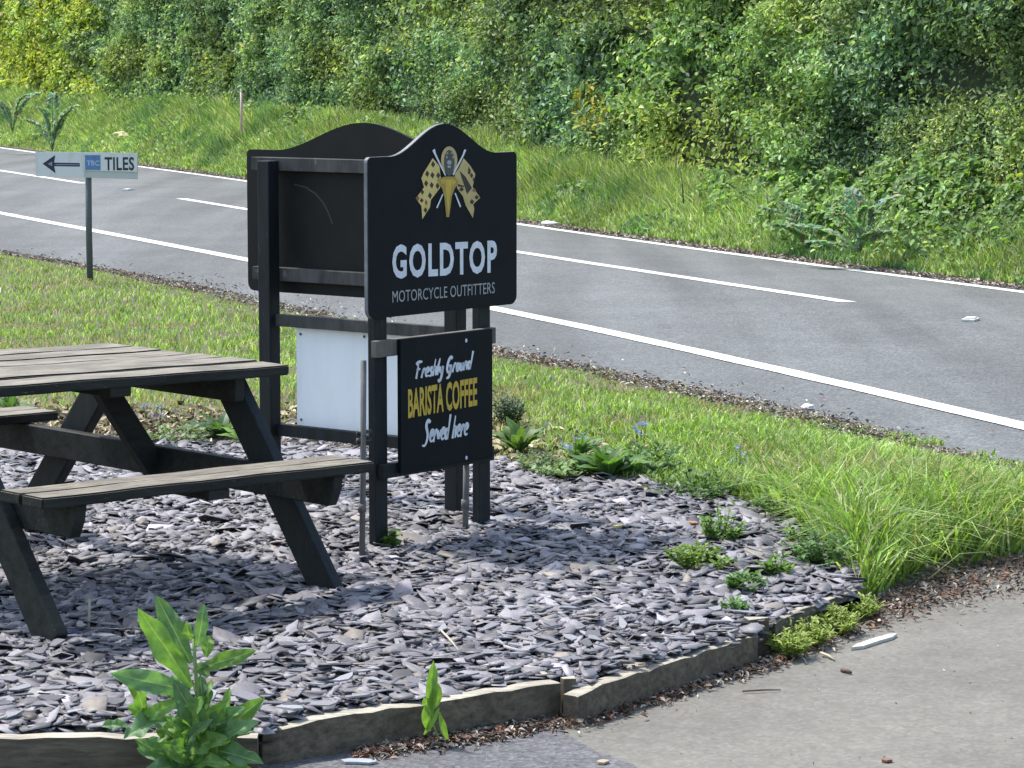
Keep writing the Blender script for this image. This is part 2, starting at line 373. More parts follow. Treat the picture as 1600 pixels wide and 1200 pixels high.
# ================================================================ SLATE
def chips(n, P, zr, size, tilt=.33):
    """vectorised slate chips, 7-sided plates"""
    k = 6; ang = np.linspace(0, 2*np.pi, k, endpoint=False)[None]+rng.uniform(-.45, .45, (n, k))
    r = size[:, None]*rng.uniform(.45, 1.3, (n, k)); el = rng.uniform(.38, .85, n)[:, None]
    lx, ly = r*np.cos(ang), r*np.sin(ang)*el; rot = rng.uniform(0, 2*np.pi, n)
    c, s = np.cos(rot)[:, None], np.sin(rot)[:, None]; x, y = lx*c-ly*s, lx*s+ly*c
    tx, ty = rng.normal(0, tilt*.6, n)[:, None], rng.normal(0, tilt*.6, n)[:, None]
    z = x*tx+y*ty+rng.normal(0, .0012, (n, k)); th = rng.uniform(.0022, .006, n)[:, None]
    top = np.stack([x, y, z+th/2], -1); bot = np.stack([x*1.04+.001, y*1.04, z-th/2], -1)
    V = np.concatenate([top, bot], 1); V[:, :, 0] += P[:, None, 0]; V[:, :, 1] += P[:, None, 1]; V[:, :, 2] += zr[:, None]
    faces = [tuple(range(k))]+[(i, k+i, k+(i+1) % k, (i+1) % k) for i in range(k)]
    return V, faces
def bed_h(x, y): return .03*(fbm(x*1.6, y*1.6, 21)-.45)
def slate_cols(n):
    v = np.clip(rng.normal(.165, .055, n), .05, .36); b = rng.uniform(0, 1, n)
    c = np.stack([v*(1.015+.04*b), v*(.985-.0*b), v*(1.03+.05*b)], 1)
    br = rng.uniform(0, 1, n) < .05; c[br] = np.stack([v[br]*1.12, v[br]*.98, v[br]*.84], 1)
    li = rng.uniform(0, 1, n) < .05; c[li] *= 1.55
    return np.clip(c, .03, .62)
bed = empty('slate_bed', (0, 0, 0)); bed['kind'] = 'structure'
N = 82000; P = np.stack([rng.uniform(-3.2, 1.7, N), rng.uniform(7.1, 14.4, N)], 1)
ok = inside(P, BEDP) & (np.abs(P[:, 0]) < P[:, 1]*.182+.55); P = P[ok]; n = len(P)
print('chips', n)
zr = rng.uniform(-.02, .022, n)+bed_h(P[:, 0], P[:, 1])
size = np.clip(rng.lognormal(-3.48, .42, n), .010, .072)
V, fc = chips(n, P, zr, size, .34)
soup('slate_chips', V, fc, SLATE, slate_cols(n), bed, 'stuff')
# the chips nearest the camera, one object each
variants = []
for i in range(14):
    Vv, fv = chips(1, np.zeros((1, 2)), np.zeros(1), np.array([1.0]), .0)
    vv = Vv[0].copy(); zz = vv[:, 2]; half = len(zz)//2
    vv[:, 2] = np.where(np.arange(len(zz)) < half, .09, -.09)+rng.normal(0, .02, len(zz))
    me = bpy.data.meshes.new('slate_chip'); me.from_pydata(vv.tolist(), [], fv); me.materials.append(SLATE1); variants.append(me)
cnt = 0; placed = []
while cnt < 300:
    px, py = random.uniform(-10, 1180), random.uniform(960, 1140)
    w = U(px, py, 0); q = np.array([[w.x, w.y]])
    if not inside(q, BEDP)[0]: continue
    r = random.uniform(.026, .05)
    if any((w.x-a)**2+(w.y-b)**2 < (.75*(r+c))**2 for a, b, c in placed): continue
    placed.append((w.x, w.y, r))
    o = bpy.data.objects.new('slate_chip', variants[cnt % 14]); COL.objects.link(o); o.parent = bed
    o.location = (w.x, w.y, .024+float(bed_h(w.x, w.y))+random.uniform(0, .006)); o.scale = (r, r, r*random.uniform(.35, .75))
    o.rotation_euler = (random.gauss(0, .13), random.gauss(0, .13), random.uniform(0, 6.28)); cnt += 1

# ================================================================ GRASS
def blades(P, z, h, w, lean, col, taper=.55):
    n = len(P); a = rng.uniform(0, 2*np.pi, n); d = np.stack([np.cos(a), np.sin(a)], 1); b = rng.uniform(0, 2*np.pi, n)
    e = np.stack([np.cos(b), np.sin(b)], 1)*w[:, None]*.5; L = (lean*h)[:, None]*d
    V = np.zeros((n, 5, 3)); V[:, 0, :2] = P-e; V[:, 1, :2] = P+e; V[:, 2, :2] = P-e*taper*1.3+L*.35; V[:, 3, :2] = P+e*taper*1.3+L*.35; V[:, 4, :2] = P+L
    V[:, 0, 2] = V[:, 1, 2] = z-.01; V[:, 2, 2] = V[:, 3, 2] = z+h*.6; V[:, 4, 2] = z+h*np.sqrt(np.maximum(.1, 1-(.55*lean)**2))
    return V
BF = [(0, 1, 3, 2), (2, 3, 4)]
def grass_cols(n, base, dry, fdry, var=.25, hue=None):
    base = np.array(base); c = base[None]*np.exp(rng.normal(0, var, n))[:, None]
    yel = rng.uniform(0, 1, n)[:, None]; c = c*(1+yel*np.array([.35, .12, -.2]))
    m = rng.uniform(0, 1, n) < fdry; c[m] = np.array(dry)*np.exp(rng.normal(0, .25, m.sum()))[:, None]
    return np.clip(c, .005, .7)
def project(x, y, z):
    zz = z-H; d = y*math.cos(TH)-zz*math.sin(TH); u = y*math.sin(TH)+zz*math.cos(TH); return 800+F*x/d, 600-F*u/d
# near verge
Y = 9.2+(34-9.2)*rng.uniform(0, 1, 900000)**1.5; X = rng.uniform(-.25, .25, len(Y))*Y
e = f_edge(Y); fb = front_y(X); px, py = project(X, Y, 0*X)
edge_noise = .30*(fbm(X*2.5, Y*2.5, 31)-.5)
keep = (X < e-.10+edge_noise*2.0) & (Y > fb+edge_noise*(.5+1.0*(px > 1330)+.9*((px > 960) & (px < 1300)))+.02*(px < 1200))
tall = np.clip((px-960)/350, 0, 1)*np.clip((py-560)/150, 0, 1)
dens = .33+.45*fbm(X*1.4, Y*1.4, 33)+.35*tall
drys = np.clip((py-600)/60, 0, 1)*np.clip((880-px)/120, 0, 1)*np.clip((740-py)/20, 0, 1)   # dry strip behind the bed
dens = dens*(1-.72*drys)
dcl = np.clip((Y-14)/20, 0, 1)
dens = dens*(.55+.75*vn(X*5, Y*5, 38)); keep &= rng.uniform(0, 1, len(Y)) < dens*(.62-.25*dcl)
X, Y, px, py, tall, drys = [a[keep] for a in (X, Y, px, py, tall, drys)]; n = len(X); print('near grass', n)
z = near_z(X, Y); h = (.055+.05*fbm(X*3, Y*3, 35)+.14*tall*(.5+fbm(X*4, Y*4, 36)))*rng.uniform(.55, 1.25, n)*np.clip((f_edge(Y)-X)/1.1, .28, 1)*np.clip(.55+(12.5-Y)*.3, .55, 1)
w = (.0035+.003*rng.uniform(0, 1, n)+.0002*Y)*(1+.4*tall)
cl = fbm(X*1.7, Y*1.7, 41)
base = np.array([.185, .315, .085]); c = grass_cols(n, base, (.50, .47, .30), .11, .38)
c *= (.72+.6*cl)[:, None]; dr = (rng.uniform(0, 1, n) < drys*.8+.35*(cl < .36+.08*(px < 450))); c[dr] = np.array([.36, .30, .17])*np.exp(rng.normal(0, .25, dr.sum()))[:, None]
gr1 = soup('verge_grass', blades(np.stack([X, Y], 1), z, h, w, rng.uniform(.2, 1.35, n)*(1+.3*tall), c), BF, GRASS, c)
tag(gr1, 'bright green grass on the near side of the road around the slate bed', 'grass', kind='stuff')
# far verge
Y = 17+(85-17)*rng.uniform(0, 1, 520000)**1.25; t = rng.uniform(0, 1.08, len(Y))**.9
X = f_lip(Y)+(hbase(Y)-f_lip(Y))*t+.05; px, py = project(X, Y, 0*X)
keep = (np.abs(px-800) < 1050) & (rng.uniform(0, 1, len(Y)) < (.35+.6*fbm(X*1.2, Y*.8, 51)))
X, Y, t, px = X[keep], Y[keep], t[keep], px[keep]; n = len(X); print('far grass', n)
h = (.07+(.30+.08*t)*np.clip(t*1.5, 0, 1)*(.45+.9*fbm(X*1.1, Y*.7, 52)))*rng.uniform(.5, 1.2, n); w = (.006+.00045*Y)*rng.uniform(.7, 1.4, n)
cl = fbm(X*1.3, Y*.9, 53)
c = grass_cols(n, (.20, .315, .12), (.55, .55, .40), .18, .36); c *= (.62+.8*cl)[:, None]; dk = fbm(X*2.2, Y*1.0, 57) < .38; c[dk] *= np.array([.6, .75, .8])
gr2 = soup('bank_grass', blades(np.stack([X, Y], 1), far_z(Y, t), h, w, rng.uniform(.1, .8, n), c), BF, GRASS, c)
tag(gr2, 'long pale green grass on the bank between far road edge and hedge', 'grass', kind='stuff')

# ================================================================ HEDGE
LF = [(0, 1, 2, 3), (0, 3, 4, 5)]
def leaves(P, nrm, L, Wd, fold=.25):
    """pointed oval leaves; P (n,3), nrm (n,3)"""
    n = len(P); r = rng.normal(0, 1, (n, 3)); u = norm(np.cross(nrm, r)); v = np.cross(nrm, u)
    V = np.zeros((n, 6, 3)); L = L[:, None]; Wd = Wd[:, None]; nn = nrm
    V[:, 0] = P-u*L*.5; V[:, 1] = P-u*L*.15+v*Wd*.5+nn*Wd*fold; V[:, 2] = P+u*L*.22+v*Wd*.4+nn*Wd*fold*.8
    V[:, 3] = P+u*L*.5-nn*L*.12; V[:, 4] = P+u*L*.22-v*Wd*.4+nn*Wd*fold*.8; V[:, 5] = P-u*L*.15-v*Wd*.5+nn*Wd*fold
    return V
# leafy undergrowth between the long grass and the hedge foot
n = 150000; Y = 20+(80-20)*rng.uniform(0, 1, n)**1.5; t = 1.05-np.abs(rng.normal(0, .34, n)); X = f_lip(Y)+(hbase(Y)-f_lip(Y))*t; px, py = project(X, Y, 0*X)
cl = fbm(X*1.5, Y*.8, 131, 3); right = np.clip((px-880)/350, 0, 1)
keep = (t > .05) & (np.abs(px-800) < 880) & (cl+.16*right+.10*(t-.6) > .50) & (rng.uniform(0, 1, n) < .25+.75*right)
X, Y, t, px, cl, right = [a[keep] for a in (X, Y, t, px, cl, right)]; n = len(X); print('undergrowth', n)
hh = (.12+.62*np.clip(t, 0, 1)*(.4+.6*right))*np.clip((cl-.30)*3.4, .15, 1.3); Z = far_z(Y, np.minimum(t, 1.05))+hh*rng.uniform(.15, 1, n)**.7
nr = norm(np.stack([-.5+rng.normal(0, .5, n), -.4+rng.normal(0, .5, n), .9+rng.normal(0, .4, n)], 1)); L = (.05+.0008*Y)*rng.uniform(.5, 1.5, n)
c = np.array([.15, .25, .085])[None]*np.exp(rng.normal(0, .32, n))[:, None]*(.65+.8*fbm(X*3, Y*1.4, 133))[:, None]; m_ = rng.uniform(0, 1, n) < .12; c[m_] *= np.array([1.9, 1.6, 1.1])
ug = soup('undergrowth', leaves(np.stack([X, Y, Z], 1), nr, L, L*rng.uniform(.35, .75, n)), [(0, 1, 2, 3), (0, 3, 4, 5)], LEAF, np.clip(c, .01, .6))
tag(ug, 'leafy nettles and brambles mixed through the bank grass below the hedge', 'undergrowth', kind='stuff')
def hedge_surf(y, q):
    """q height 0..1 -> offset from the base (in +x, i.e. away from the road)"""
    hh = 4.0; zz = q*hh
    bulge = .75*(fbm(y*.22, zz*.30, 61, 2)-.5)+.42*(fbm(y*.7, zz*1.1, 62, 2)-.5)+.34*(vn(y*2.1, zz*3.3, 64)-.5)+.26*(vn(y*5, zz*6.5, 66)-.5)
    return .28-bulge*(.35+.65*np.minimum(1, q*3))+.25*q+.9*np.maximum(0, q-.8)**1.5
n = 860000; Y = 17+(95-17)*rng.uniform(0, 1, n)**1.45; q = rng.uniform(0, 1, n)
dep = rng.exponential(.16, n)-.10-.25*(rng.uniform(0, 1, n)**6); X = hbase(Y)+hedge_surf(Y, q)+dep+.0; Z = hz_(Y)-.15+q*4.0
px, py = project(X, Y, Z)
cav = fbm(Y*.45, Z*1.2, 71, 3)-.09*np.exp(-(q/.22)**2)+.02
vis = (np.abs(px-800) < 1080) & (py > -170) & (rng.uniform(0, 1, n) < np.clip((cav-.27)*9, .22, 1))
X, Y, Z, q, px, py, dep, cav = [a[vis] for a in (X, Y, Z, q, px, py, dep, cav)]; n = len(X); print('hedge leaves', n)
nr = norm(np.stack([-.75+rng.normal(0, .75, n), -.45+rng.normal(0, .75, n), .65+rng.normal(0, .75, n)], 1))
spc = vn(Y*.55, Z*1.1, 67); L = (.034+.0008*Y)*rng.uniform(.5, 1.5, n)*(.72+.6*spc); Wd = L*rng.uniform(.30, .62, n)
P3 = np.stack([X, Y, Z], 1)
# which plant a leaf belongs to
k_shrub = (px+120*(vn(Z*1.4, Y*.3, 81)-.5)*2 < 115) & (py < 165)
cx = np.sqrt(((px-1130)/190)**2+((py-150)/210)**2)+.55*(fbm(px*.012, py*.012, 83)-.5)
k_bram = (cx < .9) & ~k_shrub
k_main = ~k_shrub & ~k_bram
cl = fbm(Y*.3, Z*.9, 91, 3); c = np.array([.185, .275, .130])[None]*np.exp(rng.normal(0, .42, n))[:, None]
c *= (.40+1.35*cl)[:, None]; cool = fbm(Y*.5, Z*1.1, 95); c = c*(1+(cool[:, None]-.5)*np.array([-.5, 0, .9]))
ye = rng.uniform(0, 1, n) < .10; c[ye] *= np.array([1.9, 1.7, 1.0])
c[k_shrub] *= np.array([1.7, 1.5, .7]); c[k_bram] *= np.array([1.3, 1.3, .95])
yp = ((px-920)/28)**2+((py-165)/38)**2 < 1; c[yp & (rng.uniform(0, 1, n) < .5)] = (.42, .40, .08)
c = np.clip(c, .006, .6)
L[k_shrub] *= 1.35; Wd[k_shrub] *= 1.5; L[k_bram] *= 1.2; Wd[k_bram] *= 1.25
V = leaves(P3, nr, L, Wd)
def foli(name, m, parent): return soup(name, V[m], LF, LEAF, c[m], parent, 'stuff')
CORE = mat_ground('hedge_inner_shade', [(.35, (.03, .042, .024)), (.6, (.06, .078, .04))], 8)  # dark tone painted in for the shade deep inside the hedge
def stems(parent, y0, y1, n, mat):
    Vs, Fs = [], []
    for i in range(n):
        y = random.uniform(y0, y1); bx = float(hbase(y))+1.25+random.uniform(-.1, .2); b = Vector((bx, y, float(hz_(y))-.2)); pts = [b]
        for k in range(4): b = b+Vector((random.uniform(-.12, .06), random.uniform(-.25, .25), .75)); pts.append(b)
        v, f_ = tube_geo(pts, [.05, .04, .03, .02, .012], 5); o = len(Vs); Vs += v; Fs += [tuple(a+o for a in f) for f in f_]
    o = pyd('stem', Vs, Fs, mat, parent); o['kind'] = 'stuff'; return o
BARK = mat_flat('bark', (.07, .055, .04), .9)
hedge = empty('hedge'); tag(hedge, 'tall dense dark green hedge running along the far bank behind the road', 'hedge')
foli('foliage', k_main, hedge); stems(hedge, 22, 70, 70, BARK)
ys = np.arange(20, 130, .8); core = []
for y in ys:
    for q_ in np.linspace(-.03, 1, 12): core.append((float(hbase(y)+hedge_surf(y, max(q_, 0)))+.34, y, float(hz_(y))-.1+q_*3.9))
pyd('hedge_core', core, [(i*12+k, i*12+k+1, (i+1)*12+k+1, (i+1)*12+k) for i in range(len(ys)-1) for k in range(11)], CORE, hedge, smooth=True)  # opaque dark backing sheet added behind the leaves
shr = empty('shrub'); tag(shr, 'sunlit yellow green shrub growing through the hedge at its far left end', 'shrub')
foli('foliage', k_shrub, shr); stems(shr, 58, 70, 6, BARK)
brm = empty('bramble_bush'); tag(brm, 'brighter leafy bramble mound bulging from the hedge behind the right part of the road', 'bush')
foli('foliage', k_bram, brm); stems(brm, 28, 33, 6, BARK)

# ================================================================ LITTER (dead leaves, twigs)
def litter(name, P, z, size, cols, label):
    n = len(P); nr = norm(np.stack([rng.normal(0, .5, n), rng.normal(0, .5, n), np.ones(n)], 1))
    V = leaves(np.stack([P[:, 0], P[:, 1], z+.006+rng.uniform(0, .012, n)], 1), nr, size, size*rng.uniform(.12, .55, n), .3)
    pal = np.array(cols); c = pal[rng.integers(0, len(pal), n)]*np.exp(rng.normal(0, .3, n))[:, None]
    o = soup(name, V, LF, LITTER, np.clip(c, .01, .8)); return tag(o, label, 'litter', kind='stuff')
PAL = [(.15, .105, .075), (.22, .165, .12), (.30, .25, .19), (.11, .09, .07), (.38, .34, .28), (.08, .065, .055), (.20, .19, .17), (.16, .08, .05)]
Y = 10+(40-10)*rng.uniform(0, 1, 26000)**1.3; off = -.16+rng.exponential(.11, len(Y))*np.where(rng.uniform(0, 1, len(Y)) < .75, 1, 2.2)*(.4+1.2*fbm(Y*.8, Y*0, 77))-rng.uniform(0, .3, len(Y))
off = np.where((Y < 21) & (off > 0), off*(.35+.65*np.clip((Y-14)/7, 0, 1)), off); X = f_edge(Y)+off; m = (rng.uniform(0, 1, len(Y)) < .35+.65*(fbm(Y*1.3, Y*0, 79) > .48)) & (np.abs(X/Y) < .2) & (off < .75); X, Y = X[m], Y[m]
litter('roadside_litter', np.stack([X, Y], 1), np.where(X > f_edge(Y), ZN-.006, near_z(X, Y)+.004), rng.uniform(.010, .034, len(X))*(1+Y*.01), [tuple(q*1.25 for q in c_) for c_ in PAL]+[(.26, .25, .23)]*3, 'brown dead leaves and twigs strewn along near edge of the road')
Y = 18+(60-18)*rng.uniform(0, 1, 26000)**1.3; X = f_lip(Y)+rng.normal(-.02, .13, len(Y))*(.4+1.3*fbm(Y*.6, Y*0, 78)); m = (np.abs(X/Y) < .2) & (X > f_far(Y)+.1); X, Y = X[m], Y[m]
litter('far_roadside_litter', np.stack([X, Y], 1), np.full(len(X), ZF-.004), rng.uniform(.02, .06, len(X)), [tuple(q*1.4 for q in c_) for c_ in PAL]+[(.34, .31, .25)]*4, 'brown litter and soil strewn along the far edge of the road')
# in front of the timber edging and along the drive's grass edge
path = [U(x, y, DZ) for x, y in ((560, 1190), (640, 1172), (760, 1155), (905, 1125), (1050, 1085), (1200, 1040), (1330, 980), (1450, 930), (1540, 900), (1640, 880))]
pa = np.array([(p.x, p.y) for p in path]); wd = np.array([.02, .04, .05, .07, .05, .045, .09, .13, .2, .25])
n = 8000; s = rng.uniform(0, len(pa)-1.001, n); i0 = s.astype(int); fr = (s-i0)[:, None]; Pp = pa[i0]*(1-fr)+pa[i0+1]*fr; ww = np.interp(s, np.arange(len(wd)), wd)
Pp[:, 0] += rng.normal(0, 1, n)*ww*.5; Pp[:, 1] += rng.normal(0, 1, n)*ww*1.1+.03
m = ~inside(Pp, BEDP); Pp = Pp[m]
zl = np.full(len(Pp), DZ); sel = Pp[:, 1] > front_y(Pp[:, 0])-.12; sel &= Pp[:, 0] > 1.15; zl[sel] = near_z(Pp[sel, 0], Pp[sel, 1])
litter('drive_litter', Pp, zl, rng.uniform(.008, .035, len(Pp)), PAL+[(.16, .07, .04)]*2, 'reddish brown leaf litter along the foot of the timber edging and drive edge')
n = 2600; Pp = np.stack([rng.uniform(-1, 3, n), rng.uniform(7, 12, n)], 1); Pp = Pp[~inside(Pp, BEDP)]; Pp = Pp[Pp[:, 1] < front_y(Pp[:, 0])-.15]
m = (rng.uniform(0, 1, len(Pp)) < .35); Pp = Pp[m]
litter('scattered_grit', Pp, np.full(len(Pp), DZ-.003), rng.uniform(.004, .013, len(Pp)), PAL+[(.5, .48, .42)]*5, 'small pale stones and crumbs scattered over the driveway')
# dry stems and debris behind the bed
n = 9000; X = rng.uniform(-2.6, .9, n); Y = front_y(X)+rng.normal(.15, .55, n); px, py = project(X, Y, 0*X)
m = (Y > front_y(X)-.25) & (px < 1010); X, Y = X[m], Y[m]
litter('dry_stems', np.stack([X, Y], 1), near_z(X, Y)+.0, rng.uniform(.02, .11, len(X)), [(.36, .30, .20), (.26, .20, .12), (.14, .11, .07), (.42, .37, .27)], 'straw coloured dead stems along the back edge of the slate bed')

# ================================================================ TIMBER EDGING
edg = empty('timber_edging'); tag(edg, 'low weathered timber board edging with pegs round the slate bed', 'edging')
def edge_board(p0, p1, h=.125, t=.050, h1=None, wav=.004, notch=0):
    p0, p1 = Vector(p0), Vector(p1); d = (p1-p0); d.z = 0; L = d.length; d.normalize(); nrm = Vector((d.y, -d.x, 0)); n = 16; V = []
    if nrm.y > 0: nrm = -nrm
    for i in range(n+1):
        s = i/n; c = p0.lerp(p1, s); top = c.z+random.uniform(-wav, wav); tt = t+random.uniform(-.002, .002)
        if notch and i < 2: top -= notch*(2-i)*.5*random.uniform(.5, 1.2)
        o = nrm*random.uniform(-.0025, .0025)
        for a, b in ((0, top-.002), (0, -.125), (-1, -.125), (-1, top), (-.15, top)):
            q = c-nrm*tt*(-a)*(-1)*0+(-nrm)*(-a)*tt+o; V.append((q.x, q.y, b))
    m = 5; Fc = []
    for i in range(n):
        for k in range(m): Fc.append((i*m+k, i*m+(k+1) % m, (i+1)*m+(k+1) % m, (i+1)*m+k))
    Fc.append(tuple(range(m))); Fc.append(tuple(n*m+k for k in range(m-1, -1, -1)))
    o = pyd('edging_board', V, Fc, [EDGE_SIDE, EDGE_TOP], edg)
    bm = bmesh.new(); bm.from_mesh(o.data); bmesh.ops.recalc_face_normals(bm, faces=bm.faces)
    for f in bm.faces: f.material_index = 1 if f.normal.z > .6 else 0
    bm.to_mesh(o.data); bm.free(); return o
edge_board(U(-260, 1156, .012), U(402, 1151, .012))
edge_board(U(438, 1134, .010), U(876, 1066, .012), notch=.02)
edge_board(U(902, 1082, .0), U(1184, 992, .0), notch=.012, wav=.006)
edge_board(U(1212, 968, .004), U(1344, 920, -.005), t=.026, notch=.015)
def peg(px0, px1, ytop, ybot_z=-.13, z=.02):
    a, b = U(px0, ytop, z), U(px1, ytop, z); w = (b-a).length; c = (a+b)/2
    o = box('peg', (c.x, c.y+.012, (z+ybot_z)/2), (w, .035, z-ybot_z), [EDGE_SIDE, EDGE_TOP], edg, Matrix.Rotation(random.uniform(.1, .4), 4, 'Z'), .004, .004, topmat=True); return o
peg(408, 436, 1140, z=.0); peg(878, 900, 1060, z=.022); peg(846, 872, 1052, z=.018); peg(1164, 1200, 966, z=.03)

# ================================================================ PICNIC TABLE
x0, y0, yaw, ta, tb, z0 = -1.659, 9.642, .831, -.025, -.019, .038
ca, sa = math.cos(yaw), math.sin(yaw)
va = Vector((ca, sa, ta)).normalized(); vb = Vector((sa, -ca, tb)); vn_ = Vector((-ta*ca-tb*sa, -ta*sa+tb*ca, 1)).normalized()
vy = vn_.cross(va)
tab = empty('picnic_table', M=basis(va, vy, vn_, (x0, y0, z0))); tag(tab, 'weathered picnic table with attached benches and black stained legs on slate', 'table')
def T(a, b, z): return Vector((a, -b, z))
def plank(name, a0, a1, b0, b1, ztop, t):
    bm = bmesh.new(); L = a1-a0; n = 10
    r = bmesh.ops.create_cube(bm, size=1, matrix=Matrix.Translation(((a0+a1)/2, -(b0+b1)/2, ztop-t/2)) @ Matrix.Diagonal((L, b1-b0, t, 1)))
    es = [e for e in bm.edges if abs((e.verts[0].co-e.verts[1].co).x) > L*.5]
    bmesh.ops.subdivide_edges(bm, edges=es, cuts=n); ph = random.uniform(0, 9)
    cr = random.uniform(-.003, .003); tw = random.uniform(-.0025, .0025)
    for v in bm.verts:
        s = (v.co.x-a0)/L; v.co.z += cr*math.sin(s*math.pi)+tw*(s-.5)+.0012*math.sin(s*19+ph)
        v.co.y += .0015*math.sin(s*13+ph*2)
    bmesh.ops.bevel(bm, geom=[e for e in bm.edges if e.calc_face_angle(0) > .8], offset=.005, segments=2, affect='EDGES')
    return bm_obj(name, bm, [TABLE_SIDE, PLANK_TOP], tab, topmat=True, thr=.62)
nb = 6; W0 = -.485; W1 = .47; pw = (W1-W0)/nb
for i in range(nb):
    b0 = W0+i*pw+.005; dz = random.uniform(-.003, .003)
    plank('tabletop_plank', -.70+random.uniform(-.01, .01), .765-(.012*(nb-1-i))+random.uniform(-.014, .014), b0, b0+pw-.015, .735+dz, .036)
for sg in (1, -1):
    for b0, b1 in ((.742, .845), (.853, .957)):
        lo, hi = (b0, b1) if sg > 0 else (-b1, -b0)
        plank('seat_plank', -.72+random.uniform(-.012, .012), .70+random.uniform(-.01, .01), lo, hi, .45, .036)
FA = .60
for sx in (-1, 1):
    ins = sx*FA
    box('top_beam', T(ins-sx*.047, 0, .655), (.044, .86, .088), TABLE_SIDE, tab, bev=.006)
    # seat beam with angled ends
    bm = bmesh.new(); prof = [(-.935, .412), (.935, .412), (.928, .36), (.905, .305), (-.905, .305), (-.928, .36)]
    vs0 = [bm.verts.new((ins-sx*.047-.022, -b, z)) for b, z in prof]; vs1 = [bm.verts.new((ins-sx*.047+.022, -b, z)) for b, z in prof]
    bm.faces.new(vs0); bm.faces.new(vs1[::-1])
    for k in range(6): bm.faces.new((vs0[k], vs1[k], vs1[(k+1) % 6], vs0[(k+1) % 6]))
    bmesh.ops.recalc_face_normals(bm, faces=bm.faces); bmesh.ops.bevel(bm, geom=list(bm.edges), offset=.004, segments=1, affect='EDGES')
    bm_obj('seat_beam', bm, TABLE_SIDE, tab)
    for sb in (-1, 1):
        p = Vector((ins, -sb*.30, .695)); q = Vector((ins, -sb*.865, -.03))
        lg = bar('leg', p, q, .116, .046, (1, 0, 0), BLACK_WOOD if sb*sx != -1 or sb < 0 else TABLE_SIDE, tab, .006)
        for (bb, zz) in ((.53, .355), (.33, .655)):
            for dx in (0,):
                v, f_ = tube_geo([(ins+sx*.020, -sb*bb, zz), (ins+sx*.031, -sb*bb, zz)], .015, 8); pyd('bolt', v, f_, METAL, tab)
box('centre_batten', T(.0, 0, .682), (.09, .90, .033), TABLE_SIDE, tab, bev=.004)
for sg in (-1, 1): box('seat_batten', T(.0, sg*.85, .397), (.09, .20, .033), TABLE_SIDE, tab, bev=.004)
for sx in (-1, 1): bar('brace', T(sx*.27, 0, .668), T(sx*.535, 0, .33), .085, .044, (0, 1, 0), TABLE_SIDE, tab, .005)

# ================================================================ SIGNS
def plane_uv(px, py, A, Dn, off):
    """pixel -> (s along the sign, height) on the vertical plane through A"""
    N = Vector((Dn.y, -Dn.x, 0)); dx, dz = (px-800)/F, (600-py)/F
    d = Vector((dx, math.cos(TH)+dz*math.sin(TH), -math.sin(TH)+dz*math.cos(TH)))
    t = (off+A.x*N.x+A.y*N.y)/(d.x*N.x+d.y*N.y); q = d*t
    return (q.x-A.x)*Dn.x+(q.y-A.y)*Dn.y, q.z+H
def board_outline(s0, s1, zb, zs, zp, r=.035, flat=.15, n=26):
    w = s1-s0; P = []
    def arc(cx, cz, a0, a1, rr=r): return [(cx+rr*math.cos(a), cz+rr*math.sin(a)) for a in np.linspace(a0, a1, 6)]
    P += arc(s0+r, zb+r, -math.pi, -math.pi/2); P += arc(s1-r, zb+r, -math.pi/2, 0)
    P += arc(s1-r*.6, zs-r*.6, 0, math.pi/2, r*.6)
    for k in range(n+1):
        u = k/n; x = s1-flat*w-u*(1-2*flat)*w; P.append((x, zs+(zp-zs)*(.5-.5*math.cos(2*math.pi*u))**.92))
    P += arc(s0+r*.6, zs-r*.6, math.pi/2, math.pi, r*.6)
    return P
def extrude(name, P, y0, y1, mat, parent, bev=.002, edge=None):
    """outline in (s,z), from y0 to y1 (front is lower)"""
    bm = bmesh.new(); a = [bm.verts.new((s, y0, z)) for s, z in P]; b = [bm.verts.new((s, y1, z)) for s, z in P]; n = len(P)
    bm.faces.new(a); bm.faces.new(b[::-1])
    for k in range(n): bm.faces.new((a[k], b[k], b[(k+1) % n], a[(k+1) % n]))
    bmesh.ops.recalc_face_normals(bm, faces=bm.faces)
    if bev: bmesh.ops.bevel(bm, geom=[e for e in bm.edges if e.calc_face_angle(0) > 1.2], offset=bev, segments=2, affect='EDGES')
    if edge:
        bm.normal_update()
        for f in bm.faces: f.material_index = 1 if abs(f.normal.y) < .5 else 0
        mat = [mat, edge]
    return bm_obj(name, bm, mat, parent)
def rect(s0, s1, z0, z1): return [(s0, z0), (s1, z0), (s1, z1), (s0, z1)]
def text(name, body, s0, s1, z0, z1, y, mat, parent, shear=0, bold=0.0, spacing=1.0, drop=0.0, depth=.001):
    cu = bpy.data.curves.new(name, 'FONT'); cu.body = body; cu.size = 1; cu.shear = shear; cu.offset = bold; cu.space_character = spacing; cu.extrude = .0; cu.resolution_u = 3
    ob = bpy.data.objects.new('tmp', cu); COL.objects.link(ob); bpy.context.view_layer.update()
    me = bpy.data.meshes.new_from_object(ob.evaluated_get(bpy.context.evaluated_depsgraph_get())); bpy.data.objects.remove(ob)
    co = np.array([v.co[:] for v in me.vertices]); lo, hi = co.min(0), co.max(0)
    for v in me.vertices:
        u = (v.co.x-lo[0])/(hi[0]-lo[0]); w = (v.co.y-lo[1])/(hi[1]-lo[1]); v.co = (s0+(s1-s0)*u, y, z0+(z1-z0)*w+drop*u)
    me.materials.clear(); me.name = name; o = link(name, me, mat, parent)
    return o

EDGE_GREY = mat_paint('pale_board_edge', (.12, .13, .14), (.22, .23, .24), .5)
COFFEE_BATTEN = mat_paint('grey_weathered_batten', (.07, .066, .06), (.17, .16, .14), .8, (1, 1, .3), .5, (.25, .22, .18))
